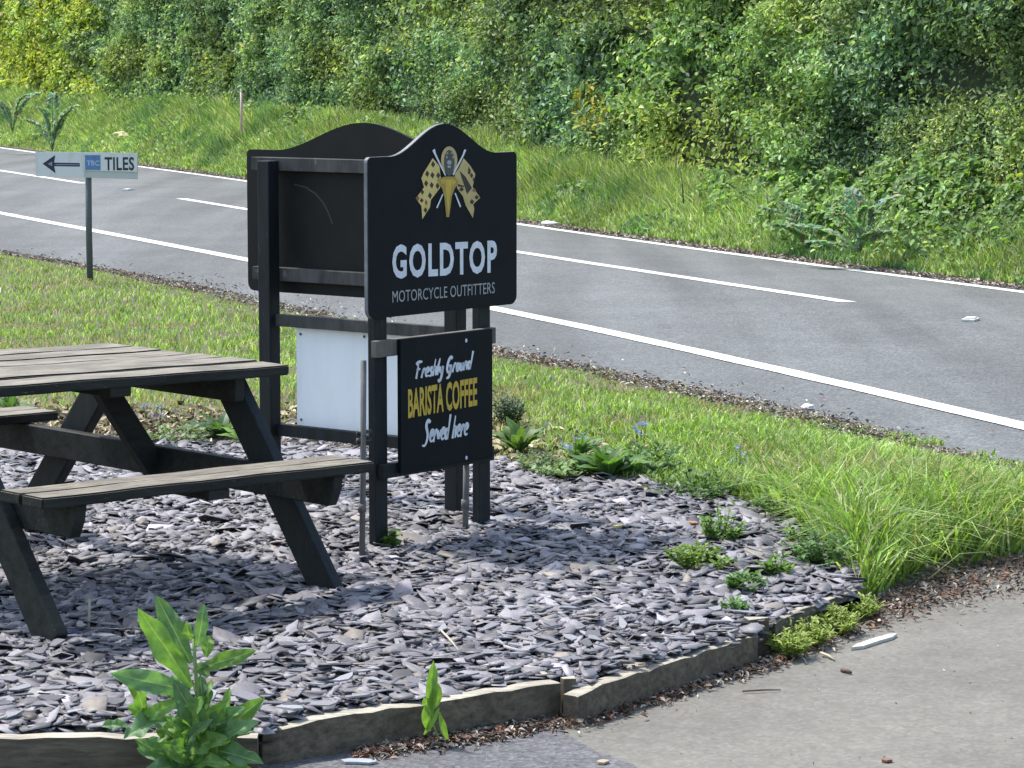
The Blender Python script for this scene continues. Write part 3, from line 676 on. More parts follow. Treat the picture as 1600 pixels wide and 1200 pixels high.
# ---- front sign
A = U(594, 861); B = U(755, 828); Dn = (B-A).normalized(); Nn = Vector((-Dn.y, Dn.x, 0))   # local y points away from the viewer
fs = empty('pub_style_sign', M=basis(Dn, Nn, (0, 0, 1), (A.x, A.y, 0))); fs.name = 'post_sign'
tag(fs, 'black two post sign with GOLDTOP lettering and gold checkered flag emblem facing the drive', 'sign')
PL = (B-A).length; OFF = .04
def fuv(px, py, off=OFF): return plane_uv(px, py, A, Dn, off)
for s, top in ((.0, 1.42), (PL, 1.42)):
    box('post', (s+.012, .0185, (top-.1)/2), (.068, .036, top+.1), BLACK_WOOD, fs, bev=.004)
yb = -.008-.018      # front face of the boards
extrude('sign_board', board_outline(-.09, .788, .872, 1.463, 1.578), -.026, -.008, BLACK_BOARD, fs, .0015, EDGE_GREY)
extrude('batten', rect(-.02, .63, 1.34, 1.40), -.0075, -.0065+.0, BLACK_WOOD, fs, 0)
# lower board on two battens
box('batten', (.305, -.014, .758), (.70, .028, .062), COFFEE_BATTEN, fs, bev=.003)
box('batten', (.315, -.014, .300), (.66, .028, .055), BLACK_WOOD, fs, bev=.003)
extrude('coffee_board', rect(.066, .612, .288, .788), -.046, -.030, BLACK_BOARD, fs)
for s, z in ((.45, .755), (.45, .305)): extrude('screw', [(s+.006*math.cos(a), z+.008*math.sin(a)) for a in np.linspace(0, 5.5, 7)], -.048, -.0455, WHITE_PRINT, fs, 0)
YT = -.0275
text('lettering', 'GOLDTOP', .045, .662, 1.012, 1.139, YT, WHITE_PRINT, fs, bold=.034, spacing=1.16, drop=-.012)
text('lettering', 'MOTORCYCLE OUTFITTERS', .045, .648, .925, .968, YT, GREY_PRINT, fs, spacing=1.02, drop=-.003)
YC = -.0475
text('lettering', 'BARISTA COFFEE', .108, .515, .489, .600, YC, GOLD_PRINT, fs, bold=.03, spacing=1.0, drop=.01)
# hand-brushed words: one stroke set per letter on a 0..1 grid
GL = {'F': ([[(.1, .0), (.3, .95)], [(.0, .85), (.25, 1.0), (.75, .98)], [(.1, .5), (.55, .58)]], .72),
 'r': ([[(.05, .0), (.2, .5)], [(.15, .3), (.3, .52), (.5, .5)]], .45), 'e': ([[(.1, .28), (.5, .36), (.45, .55), (.2, .5), (.08, .25), (.2, .02), (.5, .1)]], .5),
 's': ([[(.5, .5), (.25, .52), (.25, .35), (.42, .2), (.3, .02), (.02, .05)]], .48), 'h': ([[(.05, 0), (.3, 1.0)], [(.15, .35), (.4, .55), (.42, .3), (.38, 0)]], .52),
 'l': ([[(.1, .0), (.15, .5), (.35, 1.0)]], .3), 'y': ([[(.1, .5), (.15, .15), (.42, .2), (.52, .5)], [(.5, .5), (.35, -.3), (.05, -.42), (.0, -.25)]], .52),
 'G': ([[(.75, .85), (.5, 1.0), (.2, .7), (.1, .25), (.3, .0), (.6, .15), (.65, .42)], [(.35, .42), (.75, .45)], [(.65, .42), (.5, -.25), (.1, -.3)]], .82),
 'o': ([[(.3, .52), (.1, .3), (.2, .0), (.45, .2), (.4, .48), (.3, .52)]], .48), 'u': ([[(.12, .5), (.1, .12), (.3, .02), (.45, .5)], [(.45, .5), (.48, 0)]], .52),
 'n': ([[(.05, 0), (.15, .5)], [(.1, .3), (.35, .54), (.42, .3), (.42, 0)]], .5), 'd': ([[(.4, .45), (.15, .45), (.1, .1), (.3, .02), (.45, .3)], [(.65, 1.1), (.42, 0)]], .6),
 'S': ([[(.75, .9), (.45, 1.05), (.2, .8), (.45, .5), (.5, .2), (.2, -.12), (-.15, -.05)]], .7), 'v': ([[(.08, .5), (.2, .02), (.48, .5)]], .45), ' ': ([], .4)}
def brush(name, s, s0, s1, z0, hgt, y, slope, w, mat, parent):
    tot = sum(GL[c][1] for c in s); sc = (s1-s0)/tot; V, Fc = [], []; x = 0
    for ci, ch in enumerate(s):
        st, adv = GL[ch]
        for pl in st:
            P = [Vector((a, b)) for a, b in pl]
            for _ in range(2):   # corner cutting
                if len(P) > 2: P = [P[0]]+[q for i in range(len(P)-1) for q in (P[i].lerp(P[i+1], .25), P[i].lerp(P[i+1], .75))]+[P[-1]]
            Q = [Vector((s0+(x+p.x+.16*p.y)*sc, z0+p.y*hgt+slope*(x+p.x)*sc)) for p in P]; o = len(V); m = len(Q)
            for i, p in enumerate(Q):
                d = (Q[min(i+1, m-1)]-Q[max(0, i-1)]).normalized(); nn = Vector((-d.y, d.x)); u = i/(m-1); ww = w*(.55+.75*math.sin(math.pi*min(1, u*.8+.25)))
                V.append((p.x-nn.x*ww, y-ci*.00006, p.y-nn.y*ww)); V.append((p.x+nn.x*ww, y-ci*.00006, p.y+nn.y*ww))
            Fc += [(o+2*i, o+2*i+1, o+2*i+3, o+2*i+2) for i in range(m-1)]
        x += adv
    return pyd(name, V, Fc, mat, parent)
brush('lettering', 'Freshly Ground', .150, .480, .634, .062, YC, .03, .0052, WHITE_PRINT, fs)
brush('lettering', 'Served here', .195, .455, .385, .085, YC, .02, .0056, WHITE_PRINT, fs)
# emblem, traced flat print pieces
def em(pts, y=YT, z=0): return [fuv(630+x*130/1200, 220+yy*130/1200, .0275) for x, yy in pts]
def flat(polys, name, mat, y, parent):
    for p in polys: o = pyd(name, [(s, y, z) for s, z in em(p)], [tuple(range(len(p)))], mat, parent)
    return o
emb = pyd('emblem', [(s, YT-.0002, z) for s, z in em([(425, 250), (520, 360), (545, 560), (530, 680), (400, 850), (385, 960), (275, 1130), (262, 940), (180, 830), (300, 670), (262, 540), (290, 470)])], [tuple(range(12))], GOLD_LIGHT, fs)
def dia(cx, cy, w=30, h=50): return [(cx-w, cy+5), (cx-4, cy-h), (cx+w, cy-5), (cx+4, cy+h)]
flat([[(870, 250), (960, 350), (1040, 480), (1000, 665), (1110, 820), (1010, 915), (1025, 980), (1005, 1115), (900, 930), (860, 800), (780, 690), (760, 600), (740, 480), (800, 400)]], 'emblem_flag', TAN_PRINT, YT-.0002, fs)
flat([dia(*d) for d in ((430, 340), (345, 475), (420, 495), (505, 500), (330, 615), (410, 640), (495, 650), (275, 740, 26, 42), (385, 790), (265, 860, 28, 36), (320, 1000, 28, 44), (1060, 815, 34, 36), (990, 880, 34, 40), (985, 500, 22, 44), (1015, 560, 16, 40), (840, 700, 36, 36))]
     + [[(810, 430), (900, 520), (990, 680), (920, 770), (850, 560)], [(940, 370), (975, 430), (960, 490), (930, 470)], [(780, 620), (880, 650), (870, 670), (790, 660)]], 'emblem_pattern', BLACK_PRINT, YT-.0006, fs)
flat([dia(210, 830, 26, 40), dia(330, 890, 22, 50), dia(1020, 715, 30, 34)], 'emblem_pattern', RUST_PRINT, YT-.0006, fs)
flat([[(480, 560), (600, 515), (740, 515), (800, 590), (740, 690), (700, 800), (660, 1100), (620, 1100), (590, 800), (560, 690)]], 'emblem_body', GOLD_DARK, YT-.0008, fs)
flat([[(600, 560), (700, 560), (680, 760), (645, 1040), (620, 760)], [(540, 570), (600, 540), (590, 640)], [(700, 545), (770, 590), (710, 640)]], 'emblem_body', GOLD_PRINT, YT-.0010, fs)
ell = lambda cx, cy, a, b, n=20: [(cx+a*math.cos(t), cy+b*math.sin(t)*(1.0 if math.sin(t) < 0 else 1.1)) for t in np.linspace(0, 2*math.pi, n, endpoint=False)]
flat([ell(660, 270, 118, 190)], 'emblem_head', TAN_PRINT, YT-.0012, fs)
flat([ell(660, 310, 78, 180)], 'emblem_head', DGREY_PRINT, YT-.0014, fs)
flat([ell(630, 180, 16, 12), ell(700, 178, 16, 12), ell(660, 310, 34, 30), ell(658, 372, 24, 18), ell(625, 235, 10, 20), ell(715, 235, 10, 20)], 'emblem_head', GREY_PRINT, YT-.0016, fs)
flat([[(415, 140), (450, 115), (470, 190), (615, 500), (595, 500), (450, 210)], [(905, 130), (875, 125), (850, 200), (705, 485), (722, 500), (870, 215)], [(575, 770), (560, 765), (470, 965), (490, 972)], [(735, 755), (752, 750), (832, 950), (812, 960)]], 'flag_pole', WHITE_PRINT, YT-.0018, fs)

# ---- rear sign, seen from its back
A2 = U(418, 770); B2 = U(712, 807); D2 = (B2-A2).normalized(); N2 = Vector((-D2.y, D2.x, 0))
rs = empty('post_sign', M=basis(D2, N2, (0, 0, 1), (A2.x, A2.y, 0))); tag(rs, 'black two post sign seen from its bare back with white panel below', 'sign')
P2 = (B2-A2).length
for s in (.0+.02, P2): box('post', (s, -.0, .64), (.064, .064, 1.52), BLACK_WOOD, rs, bev=.004)
extrude('sign_board', board_outline(-.175, P2+.11, .845, 1.442, 1.562, flat=.13),   .0785, .0965, BACK_BOARD, rs)
box('batten', (P2/2-.01, .055, 1.385), (P2+.19, .044, .055), WORN_BATTEN, rs, bev=.003)
box('batten', (P2/2-.01, .055, .925), (P2+.19, .044, .055), WORN_BATTEN, rs, bev=.003)
box('rail', (P2/2, .02, .735), (P2-.07, .035, .05), WORN_BATTEN, rs, bev=.003)
box('rail', (P2/2, .02, .272), (P2-.07, .035, .05), BLACK_WOOD, rs, bev=.003)
extrude('white_panel', rect(.135, P2-.10, .296, .708), .040, .046, WHITE_PANEL, rs, 0)
for s, z in ((.16, .68), (P2-.14, .68), (.16, .32), (P2-.14, .32), (P2*.5, .69)): extrude('screw', [(s+.006*math.cos(a), z+.006*math.sin(a)) for a in np.linspace(0, 5.5, 7)], .037, .0395, METAL, rs, 0)
# faint paler arc on the board's back
arc = [(286, 375), (350, 392), (400, 425), (440, 470), (470, 525), (495, 590)]; V, Fc = [], []
for i, (x, y) in enumerate(arc):
    s, z = plane_uv(380+x/3.478, 180+y/3.478, A2, D2, -.088); V += [(s-.002, .0778, z-.003), (s+.002, .0778, z+.003)]
    if i: Fc.append((2*i-2, 2*i-1, 2*i+1, 2*i))
pyd('pale_arc', V, Fc, mat_flat('arc_grey', (.028, .029, .031)), rs)

# ---- galvanised stakes by the front sign
def stake(foot, top, r, label):
    f0 = U(*foot); t0 = UY(top[0], top[1], f0.y+.0)
    o = empty('ground_stake', f0); tag(o, label, 'stake', 'grey metal ground stakes beside the front sign')
    v = t0-f0; tube('rod', [(0, 0, -.08), v*.4+Vector((.002, 0, 0)), v], r, METAL, o, 8); return o, v
s1, v1 = stake((565, 878), (568, 563), .011, 'tall grey metal stake with black clamp before left front sign post')
for k in (.60, .64): c = v1*k; tube('clamp', [c-Vector((.022, 0, .0)), c+Vector((.03, .015, 0))], .012, DARK_METAL, s1, 8)
c = v1*.62; tube('clamp_bolt', [c+Vector((.018, -.03, .01)), c+Vector((.018, .03, .01))], .006, METAL, s1, 6); tube('collar', [v1*.25, v1*.29], .015, METAL, s1, 8)
s2, v2 = stake((726, 834), (729, 700), .012, 'short grey metal stake under the coffee board near right front post')
tube('collar', [v2*.30, v2*.40], .016, METAL, s2, 8)

# ---- TILES direction sign
tf = U(141, 442, -.02); sc = F/tf.y
ts = empty('direction_sign', tf); tag(ts, 'small white TILES sign with blue arrow on green grey post beside road', 'sign')
def tz(py): return UY(141, py, tf.y).z-tf.z
def tx(px): return UY(px, 260, tf.y).x-tf.x
tube('post', [(0, 0, -.1), (-.004, 0, .45), (tx(138), 0, tz(242))], .027, POST_GREEN, ts, 8)
extrude('backing_board', [(tx(133), tz(277)), (tx(216), tz(280)), (tx(216.5), tz(240)), (tx(133), tz(238))], -.040, -.031, SIGN_GREY, ts, .001)
extrude('arrow_board', [(tx(57), tz(275)), (tx(132.6), tz(276.5)), (tx(132.6), tz(237.5)), (tx(57), tz(237))], -.043, -.031, SIGN_WHITE, ts, .001)
extrude('name_board', [(tx(133.3), tz(266)), (tx(215), tz(268.5)), (tx(216), tz(239)), (tx(133.3), tz(237.5))], -.050, -.041, SIGN_WHITE, ts, .001)
pyd('arrow', [(tx(x), -.0445, tz(y)) for x, y in ((68, 255.5), (88, 242), (86, 253.8), (126, 254.5), (126, 260), (86, 259.3), (88, 270.5))], [(0, 1, 2), (0, 2, 5), (0, 5, 6), (2, 3, 4, 5)], NAVY_PRINT, ts)
pyd('arrow_highlight', [(tx(x), -.0455, tz(y)) for x, y in ((76, 256), (83, 252), (83, 259.5), (88, 256.2), (125, 256.6), (125, 257.8), (88, 257.4))], [(0, 1, 2), (3, 4, 5, 6)], mat_flat('pale_violet_print', (.28, .29, .42)), ts)
pyd('logo_square', [(tx(x), -.0515, tz(y)) for x, y in ((134.5, 265), (158.5, 265.5), (158.5, 242), (134.5, 242))], [(0, 1, 2, 3)], BLUE_PRINT, ts)
text('lettering', 'TBC', tx(137), tx(157), tz(258.5), tz(250.5), -.0525, PALE_BLUE, ts, bold=.01)
text('lettering', 'TILES', tx(165), tx(211), tz(266), tz(245), -.0515, INK, ts, bold=.022, spacing=1.05)

# ================================================================ PLANTS
def leaf_geo(base, tip, w, face=(0, -1, .3), bend=.15, fold=.25, wave=.0, n=7):
    """lanceolate leaf as a 3-column strip; returns verts, faces, rib weights"""
    base, tip = Vector(base), Vector(tip); d = tip-base; L = d.length; d.normalize(); fv = Vector(face); nn = (fv-d*fv.dot(d)).normalized(); s = d.cross(nn)
    V, Fc, R = [], [], []; ph = random.uniform(0, 6)
    for i in range(n+1):
        u = i/n; ww = w*.5*(math.sin(math.pi*min(1, u**1.15*.965+.035))**.75)*(1 if u < .97 else .5)+.0008
        if u > .999: ww = .0006
        c = base+d*L*u+nn*(math.sin(u*math.pi)*bend*L)
        for k, t in ((-3, -1), (-2, -.55), (-1, -.09), (0, 0), (1, .09), (2, .55), (3, 1)):
            lift = fold*abs(t)*ww+wave*ww*math.sin(u*14+ph+k)*abs(t); V.append(c+s*ww*t+nn*lift*1.0); R.append(1 if k == 0 else 0)
    for i in range(n):
        for k in range(6): a = i*7+k; Fc.append((a, a+1, a+8, a+7))
    return V, Fc, R
def leaf_obj(name, geo, col, ribcol, parent, inv=None):
    V, Fc, R = geo; me = bpy.data.meshes.new(name); me.from_pydata([tuple(v) for v in V], [], Fc)
    a = me.color_attributes.new('Col', 'FLOAT_COLOR', 'POINT')
    for i, r in enumerate(R):
        k = .85+.3*random.random(); cc = ribcol if r else tuple(x*k for x in col); a.data[i].color = (*cc, 1)
    for p in me.polygons: p.use_smooth = True
    me.update(); return link(name, me, PLANT, parent)
def join(geos, cols, name, mat, parent, kind=None):
    V, Fc, Cc = [], [], []
    for (v, f, *r), c in zip(geos, cols):
        o = len(V); V += [tuple(q) for q in v]; Fc += [tuple(a+o for a in ff) for ff in f]; Cc += [c]*len(v)
    me = bpy.data.meshes.new(name); me.from_pydata(V, [], Fc); a = me.color_attributes.new('Col', 'FLOAT_COLOR', 'POINT')
    c4 = np.ones((len(V), 4), np.float32); c4[:, :3] = np.array(Cc); a.data.foreach_set('color', c4.reshape(-1))
    for p in me.polygons: p.use_smooth = True
    o = link(name, me, mat, parent)
    if kind: o['kind'] = kind
    return o
# the large weed in front of the edging
WY = 7.26; wb = Vector(((312-800)/F*WY, WY, DZ))
weed = empty('broadleaf_weed', wb); tag(weed, 'large leafy green weed standing in front of the timber edging bottom left', 'weed')
def cw(x, y, dy=0): return UY(x/3.2, 880+y/3.2, WY+dy)-wb
tube('stem', [(0, 0, 0), cw(1005, 900), cw(985, 650), cw(968, 380)], [.009, .008, .006, .004], mat_flat('green_stem', (.16, .24, .06)), weed, 8)
LV = [(960, 620, 690, 225, 105, -.03, 0), (955, 500, 780, 160, 90, .03, 1), (985, 420, 1020, 200, 56, -.02, 1), (960, 380, 935, 288, 40, -.04, 0), (985, 530, 1282, 437, 66, -.05, 0),
      (950, 640, 553, 552, 96, -.05, 1), (1050, 870, 868, 585, 92, -.06, 1), (720, 750, 652, 542, 70, -.03, 0), (715, 775, 905, 690, 64, -.07, 0), (840, 790, 618, 880, 96, -.08, 1),
      (1045, 830, 1130, 690, 84, -.06, 0), (1060, 885, 1325, 672, 84, -.03, 0), (1075, 895, 1295, 795, 70, -.08, 1), (1035, 925, 1318, 1004, 88, -.10, 1), (990, 945, 750, 935, 70, -.07, 0),
      (1000, 900, 905, 850, 74, -.05, 0), (770, 770, 636, 718, 60, -.02, 0), (1000, 970, 690, 940, 66, .0, 1), (1020, 1010, 1290, 1060, 80, -.06, 0), (950, 1010, 715, 1050, 90, -.08, 1),
      (640, 812, 510, 812, 44, .02, 1), (1030, 470, 1045, 360, 50, .02, 0), (1000, 800, 1060, 580, 66, .03, 0), (930, 760, 860, 560, 80, .04, 0), (1110, 850, 1150, 620, 40, .03, 0),
      (900, 900, 800, 800, 90, .03, 0), (960, 880, 930, 650, 96, .03, 1), (1010, 780, 1000, 560, 80, .03, 1), (900, 640, 820, 620, 70, .03, 0), (1040, 560, 985, 500, 50, -.03, 1), (980, 1060, 850, 960, 80, -.05, 1), (1060, 1040, 1100, 930, 80, -.04, 0)]
for i in range(26):
    a_ = random.uniform(-1.25, 1.25)*1.25; x_ = 1000+random.uniform(-110, 60); y_ = random.uniform(820, 1090); L_ = random.uniform(150, 290)
    LV.append((x_, y_, x_+math.sin(a_)*L_, y_-math.cos(a_)*L_*.75, random.uniform(50, 92), random.uniform(-.10, .06), random.randint(0, 1)))
for x0_, y0_, x1_, y1_, w_, dy, kd in LV:
    col = (.16, .30, .07) if kd == 0 else (.13, .25, .11); k = random.uniform(.8, 1.25)
    g_ = leaf_geo(cw(x0_, y0_, dy*.3), cw(x1_, y1_, dy*1.2), w_*1.2/3.2/F*WY, (random.uniform(-.5, .5), -1, random.uniform(.2, .9)), random.uniform(-.04, .16), random.uniform(.2, .5), .55, 12)
    leaf_obj('leaf', g_, tuple(c*k for c in col), (.34, .45, .18), weed)
# narrow seedling against the edging
sb = Vector(((690-800)/F*7.72, 7.72, DZ-.01)); sd_ = empty('seedling', sb); tag(sd_, 'narrow upright green seedling growing against the middle edging board', 'weed')
def c5(x, y, dy=0): return UY(400+x/2.667, 880+y/2.667, 7.72+dy)-sb
for (a, b, c_, d, w_) in ((730, 640, 740, 405, 36), (735, 600, 700, 560, 34), (735, 610, 760, 500, 40), (720, 700, 705, 590, 34), (700, 715, 765, 600, 18), (800, 740, 765, 620, 20), (725, 560, 755, 440, 26)):
    leaf_obj('leaf', leaf_geo(c5(a, b), c5(c_, d, -.02), w_*1.3/2.667/F*7.86, (random.uniform(-.4, .4), -1, .2), .05, .3, .2, 7), (.22, .38, .07), (.3, .42, .14), sd_)
tube('stem', [(0, 0, 0), c5(725, 640), c5(742, 480)], [.003, .003, .002], mat_flat('seedling_stem', (.2, .3, .08)), sd_, 6)
# leafy rosettes (dock) at the back edge
def rosette(name, px, py, r, h, n, label, col, wr=.32, z=0, grp=None):
    o = empty(name, U(px, py, z)); tag(o, label, 'weed', grp)
    for i in range(n):
        a = random.uniform(0, 2*math.pi); e = random.uniform(.25, 1.2); L = r*random.uniform(.6, 1.1)
        t = Vector((math.cos(a)*L*math.cos(e), math.sin(a)*L*math.cos(e), .02+math.sin(e)*h*random.uniform(.6, 1)))
        k = random.uniform(.75, 1.3)
        leaf_obj('leaf', leaf_geo(Vector((0, 0, .01)), t, L*wr, (t.x*.2, t.y*.2-.1, 1), .10, .25, .25, 6), tuple(c*k for c in col), tuple(min(.6, c*2) for c in col), o)
    return o
rosette('dock_plant', 950, 752, .24, .17, 34, 'broad leaved dock clump on back edge of slate bed right of the signs', (.11, .22, .055))
rosette('dock_plant', 812, 712, .20, .18, 22, 'loose leafy weed just right of the coffee board post', (.10, .17, .05))
rosette('dock_plant', 905, 722, .15, .14, 18, 'small leafy weed among dead stems left of the dock clump', (.12, .22, .07))
rosette('dock_plant', 345, 690, .22, .16, 14, 'bluish leafy weed seen between the table brace and bench', (.09, .16, .07))
rosette('dock_plant', 385, 700, .16, .16, 9, 'bright leafy weed seen just left of right table leg', (.16, .27, .06))
rosette('dock_plant', 18, 650, .2, .14, 10, 'leafy weed behind the far bench at left', (.09, .17, .05))
# low bushy weeds in the slate: stems with many small leaves
def bushy(name, px, py, r, h, nst, label, col, lf=.022, z=0, w=.55, cat='weed'):
    b = U(px, py, z); o = empty(name, b); tag(o, label, cat); geos, cols, sg, scl = [], [], [], []
    for i in range(nst):
        a = random.uniform(0, 2*math.pi); rr = r*math.sqrt(random.random()); top = Vector((math.cos(a)*rr, math.sin(a)*rr*1.3, h*random.uniform(.5, 1)*(1-.4*rr/r)))
        root = Vector((top.x*.35, top.y*.35, 0)); sg.append(tube_geo([root, (root+top)/2+Vector((0, 0, .01)), top], .0016, 4)); scl.append(tuple(c*.9 for c in col))
        for k in range(11):
            u = random.uniform(.25, 1.05); p = root.lerp(top, u); aa = random.uniform(0, 6.28); L = lf*random.uniform(.6, 1.4)
            t = p+Vector((math.cos(aa)*L, math.sin(aa)*L, L*random.uniform(-.1, .8))); kk = math.exp(random.gauss(0, .22))
            geos.append(leaf_geo(p, t, L*w, (random.uniform(-.4, .4), random.uniform(-.6, .2), 1), .1, .2, .2, 3)); cols.append(tuple(c*kk for c in col))
    join(geos, cols, 'foliage', PLANT, o, 'stuff'); join(sg, scl, 'stem', PLANT, o, 'stuff'); return o
GC = (.14, .25, .05)
bushy('groundsel', 1092, 895, .13, .12, 44, 'low bushy green weed on the slate, middle of the bed right side', (.17, .27, .05))
bushy('groundsel', 1128, 850, .10, .16, 34, 'upright bushy green weed on slate just behind the low one', GC)
bushy('groundsel', 1285, 885, .15, .15, 44, 'spreading dark green weed on slate beside the tall grass', (.09, .18, .05))
bushy('groundsel', 1245, 852, .06, .11, 14, 'tiny weed on slate left of the spreading one', GC)
bushy('groundsel', 1165, 928, .09, .10, 24, 'flat green weed on slate above the right edging peg', (.10, .20, .05))
bushy('groundsel', 1150, 960, .05, .06, 12, 'small green weed touching the right edging peg', (.10, .2, .06))
bushy('groundsel', 1213, 902, .07, .10, 18, 'small green weed on slate between two others near the grass', GC)
bushy('groundsel', 964, 885, .03, .03, 6, 'very small seedling alone in the middle of slate', (.12, .2, .05), lf=.014)
bushy('groundsel', 605, 858, .045, .09, 9, 'small green weed at foot of the left front sign post', (.13, .22, .05), lf=.028, w=.7)
bushy('groundsel', 1225, 808, .22, .15, 60, 'leafy weed patch where slate meets long grass', (.11, .2, .045))
bushy('groundsel', 1090, 778, .26, .14, 60, 'leafy weed patch along the back slate edge', (.10, .19, .04))
bushy('tufted_shrub', 795, 668, .10, .22, 40, 'dark green tufted shrub beside the right front sign post', (.035, .07, .03), lf=.03, w=.25, cat='shrub')
for i, (x, y, r) in enumerate(((1232, 1028, .075), (1268, 1010, .09), (1308, 990, .09), (1345, 968, .07))):
    bushy('mossy_plant', x, y, r, .11, 64, ['yellow green mossy plant at foot of right edging peg', 'yellow green mossy plant, second from the right peg', 'yellow green mossy plant before the last edging board', 'yellow green mossy plant at the outer end of the edging'][i], (.30, .38, .09), lf=.017, z=DZ, w=.28)
bushy('leafy_weed', 1000, 742, .22, .16, 60, 'mixed green weeds just right of the dock clump', (.11, .2, .06), lf=.03)
bushy('leafy_weed', 885, 748, .16, .10, 40, 'pale weeds on slate edge left of the dock clump', (.2, .3, .12), lf=.026)
bushy('leafy_weed', 840, 735, .16, .10, 34, 'straggly weeds on slate edge nearest the sign', (.14, .2, .08), lf=.026, w=.3)
bushy('leafy_weed', 290, 690, .25, .12, 50, 'straggly weeds behind slate seen under the table', (.15, .22, .09), lf=.026, w=.4)
# bluebell-like flowers among weeds
def flowers(px, py, n, r, col, label, z=0):
    b = U(px, py, z); o = empty('wild_flower', b); tag(o, label, 'flower'); g1, c1, g2, c2 = [], [], [], []
    for i in range(n):
        t = Vector((random.uniform(-r, r), random.uniform(-r, r)*1.5, random.uniform(.06, .14))); g2.append(tube_geo([(t.x*.6, t.y*.6, 0), t], .0018, 4)); c2.append((.08, .14, .04))
        for k in range(7):
            q = t+Vector((random.uniform(-.015, .015), random.uniform(-.015, .015), random.uniform(-.02, .01))); a = random.uniform(0, 6.28)
            g1.append(leaf_geo(q, q+Vector((math.cos(a)*.014, math.sin(a)*.014, .004)), .010, (0, -.5, 1), 0, .1, 0, 2)); c1.append(col)
    join(g1, c1, 'petals', PLANT, o, 'stuff'); join(g2, c2, 'stem', PLANT, o, 'stuff')
flowers(1000, 700, 5, .06, (.16, .22, .50), 'blue wild flowers behind the dock clump'); flowers(1155, 745, 5, .05, (.15, .2, .45), 'blue wild flowers in grass right of the dock clump')
flowers(245, 672, 5, .08, (.18, .22, .48), 'blue wild flowers seen under the table top'); flowers(893, 725, 4, .05, (.15, .2, .5), 'blue wild flowers left of the dock clump')
# hogweed with bluish divided leaves
def hogweed(px, py, z, Y, scale, label, col, droop):
    b = UY(px, py, Y) if Y else U(px, py, z); o = empty('hogweed', b); tag(o, label, 'plant'); gs, cs, sg, sc_ = [], [], [], []
    for (dx, dy, dz) in droop:
        tip = Vector((dx, dy, dz))*scale; mid = Vector((dx*.35, dy*.35, dz*.95))*scale; pts = [Vector((0, 0, 0)).lerp(mid, u).lerp(mid.lerp(tip, u), u) for u in np.linspace(0, 1, 9)]
        sg.append(tube_geo(pts, [.008*scale]*8+[.003*scale], 5)); sc_.append(tuple(c*.9 for c in col))
        for i in range(2, 9):
            p = pts[i]; d = (pts[min(i+1, 8)]-pts[i-1]).normalized(); sd2 = d.cross(Vector((0, 0, 1))).normalized()
            for sg_ in (-1, 1):
                Ls = .22*scale*(1.15-i/9); e = p+(sd2*sg_+d*.5)*Ls-Vector((0, 0, .08*Ls))
                for u in np.linspace(.15, 1, 6):
                    q = p.lerp(e, u)
                    for s3 in (-1, 1):
                        L = .11*scale*(1.2-u)*random.uniform(.7, 1.2); dd = ((e-p).normalized()*.6+d*s3+Vector((0, 0, random.uniform(-.4, .3)))).normalized()
                        gs.append(leaf_geo(q, q+dd*L, L*.5, (-.3, -.3, 1), .08, .2, .3, 3)); cs.append(tuple(c*math.exp(random.gauss(0, .2)) for c in col))
    join(gs, cs, 'foliage', PLANT, o, 'stuff'); join(sg, sc_, 'stem', PLANT, o, 'stuff'); return o
BL = (.24, .36, .22)
yq = 27.2; xq = U(1330, 385, -.1)
hogweed(1345, 392, 0, 26.6, .8, 'bluish hogweed with divided leaves at the far road edge on the right', BL, [(-.6, -.2, .12), (-.35, -.3, .45), (.05, -.2, .5), (.35, 0, .62), (-.1, .3, .7), (-.75, .1, .3), (.2, -.4, .25)])
hogweed(1265, 385, 0, 28.2, .75, 'dark green ferny plant left of the bluish hogweed on bank', (.16, .27, .12), [(-.5, -.2, .3), (-.3, .3, .55), (.1, -.3, .45), (.4, .0, .5), (-.6, .2, .5)])
hogweed(82, 236, 0, 56.0, 1.1, 'bluish hogweed rising above the white sign at the far road edge', BL, [(.1, 0, .55), (-.2, 0, .75), (.3, 0, .7), (-.45, .0, .55), (.0, .2, 1.0), (.45, -.2, .8)])
hogweed(20, 205, 0, 60.0, 1.2, 'bluish hogweed at the left end of the far bank', BL, [(-.2, 0, .5), (.2, 0, .6), (-.5, 0, .6), (.4, .2, .65)])
# tall bare stalks on the bank
for i, (x, y0_, y1_, Y_) in enumerate(((1068, 318, 262, 31.5), (1297, 338, 262, 28.8), (1203, 350, 300, 29.5))):
    p0, p1 = UY(x, y0_, Y_), UY(x-6, y1_, Y_); tt = tube('dry_stalk', [(0, 0, 0), (p1-p0)*.5+Vector((.01, 0, 0)), p1-p0], [.009, .007, .003], mat_flat('stalk_brown', (.06, .06, .035)), None, 5); tt.location = p0
    tag(tt, ['thin dark stalk standing in bank grass left of the ferny plants', 'thin dark stalk standing between the ferny plants', 'short thin dark stalk in bank grass'][i], 'stalk')
# long straws over the right end of the near grass
for i, (a, m_, e_) in enumerate((((1440, 890), (1475, 850), (1500, 812)), ((1450, 905), (1500, 865), (1545, 862)), ((1425, 880), (1450, 800), (1470, 790)))):
    b = U(a[0], a[1], -.06); q = [Vector((0, 0, 0)), UY(*m_, b.y)-b, UY(*e_, b.y)-b]
    tt = tube('grass_straw', q, [.0016, .0013, .0008], mat_flat('straw', (.38, .40, .20)), None, 5); tt.location = b
    tag(tt, ['pale arching straw over the right grass tuft, middle one', 'pale low straw drooping right of the grass tuft', 'pale straw standing highest in the right grass tuft'][i], 'straw')

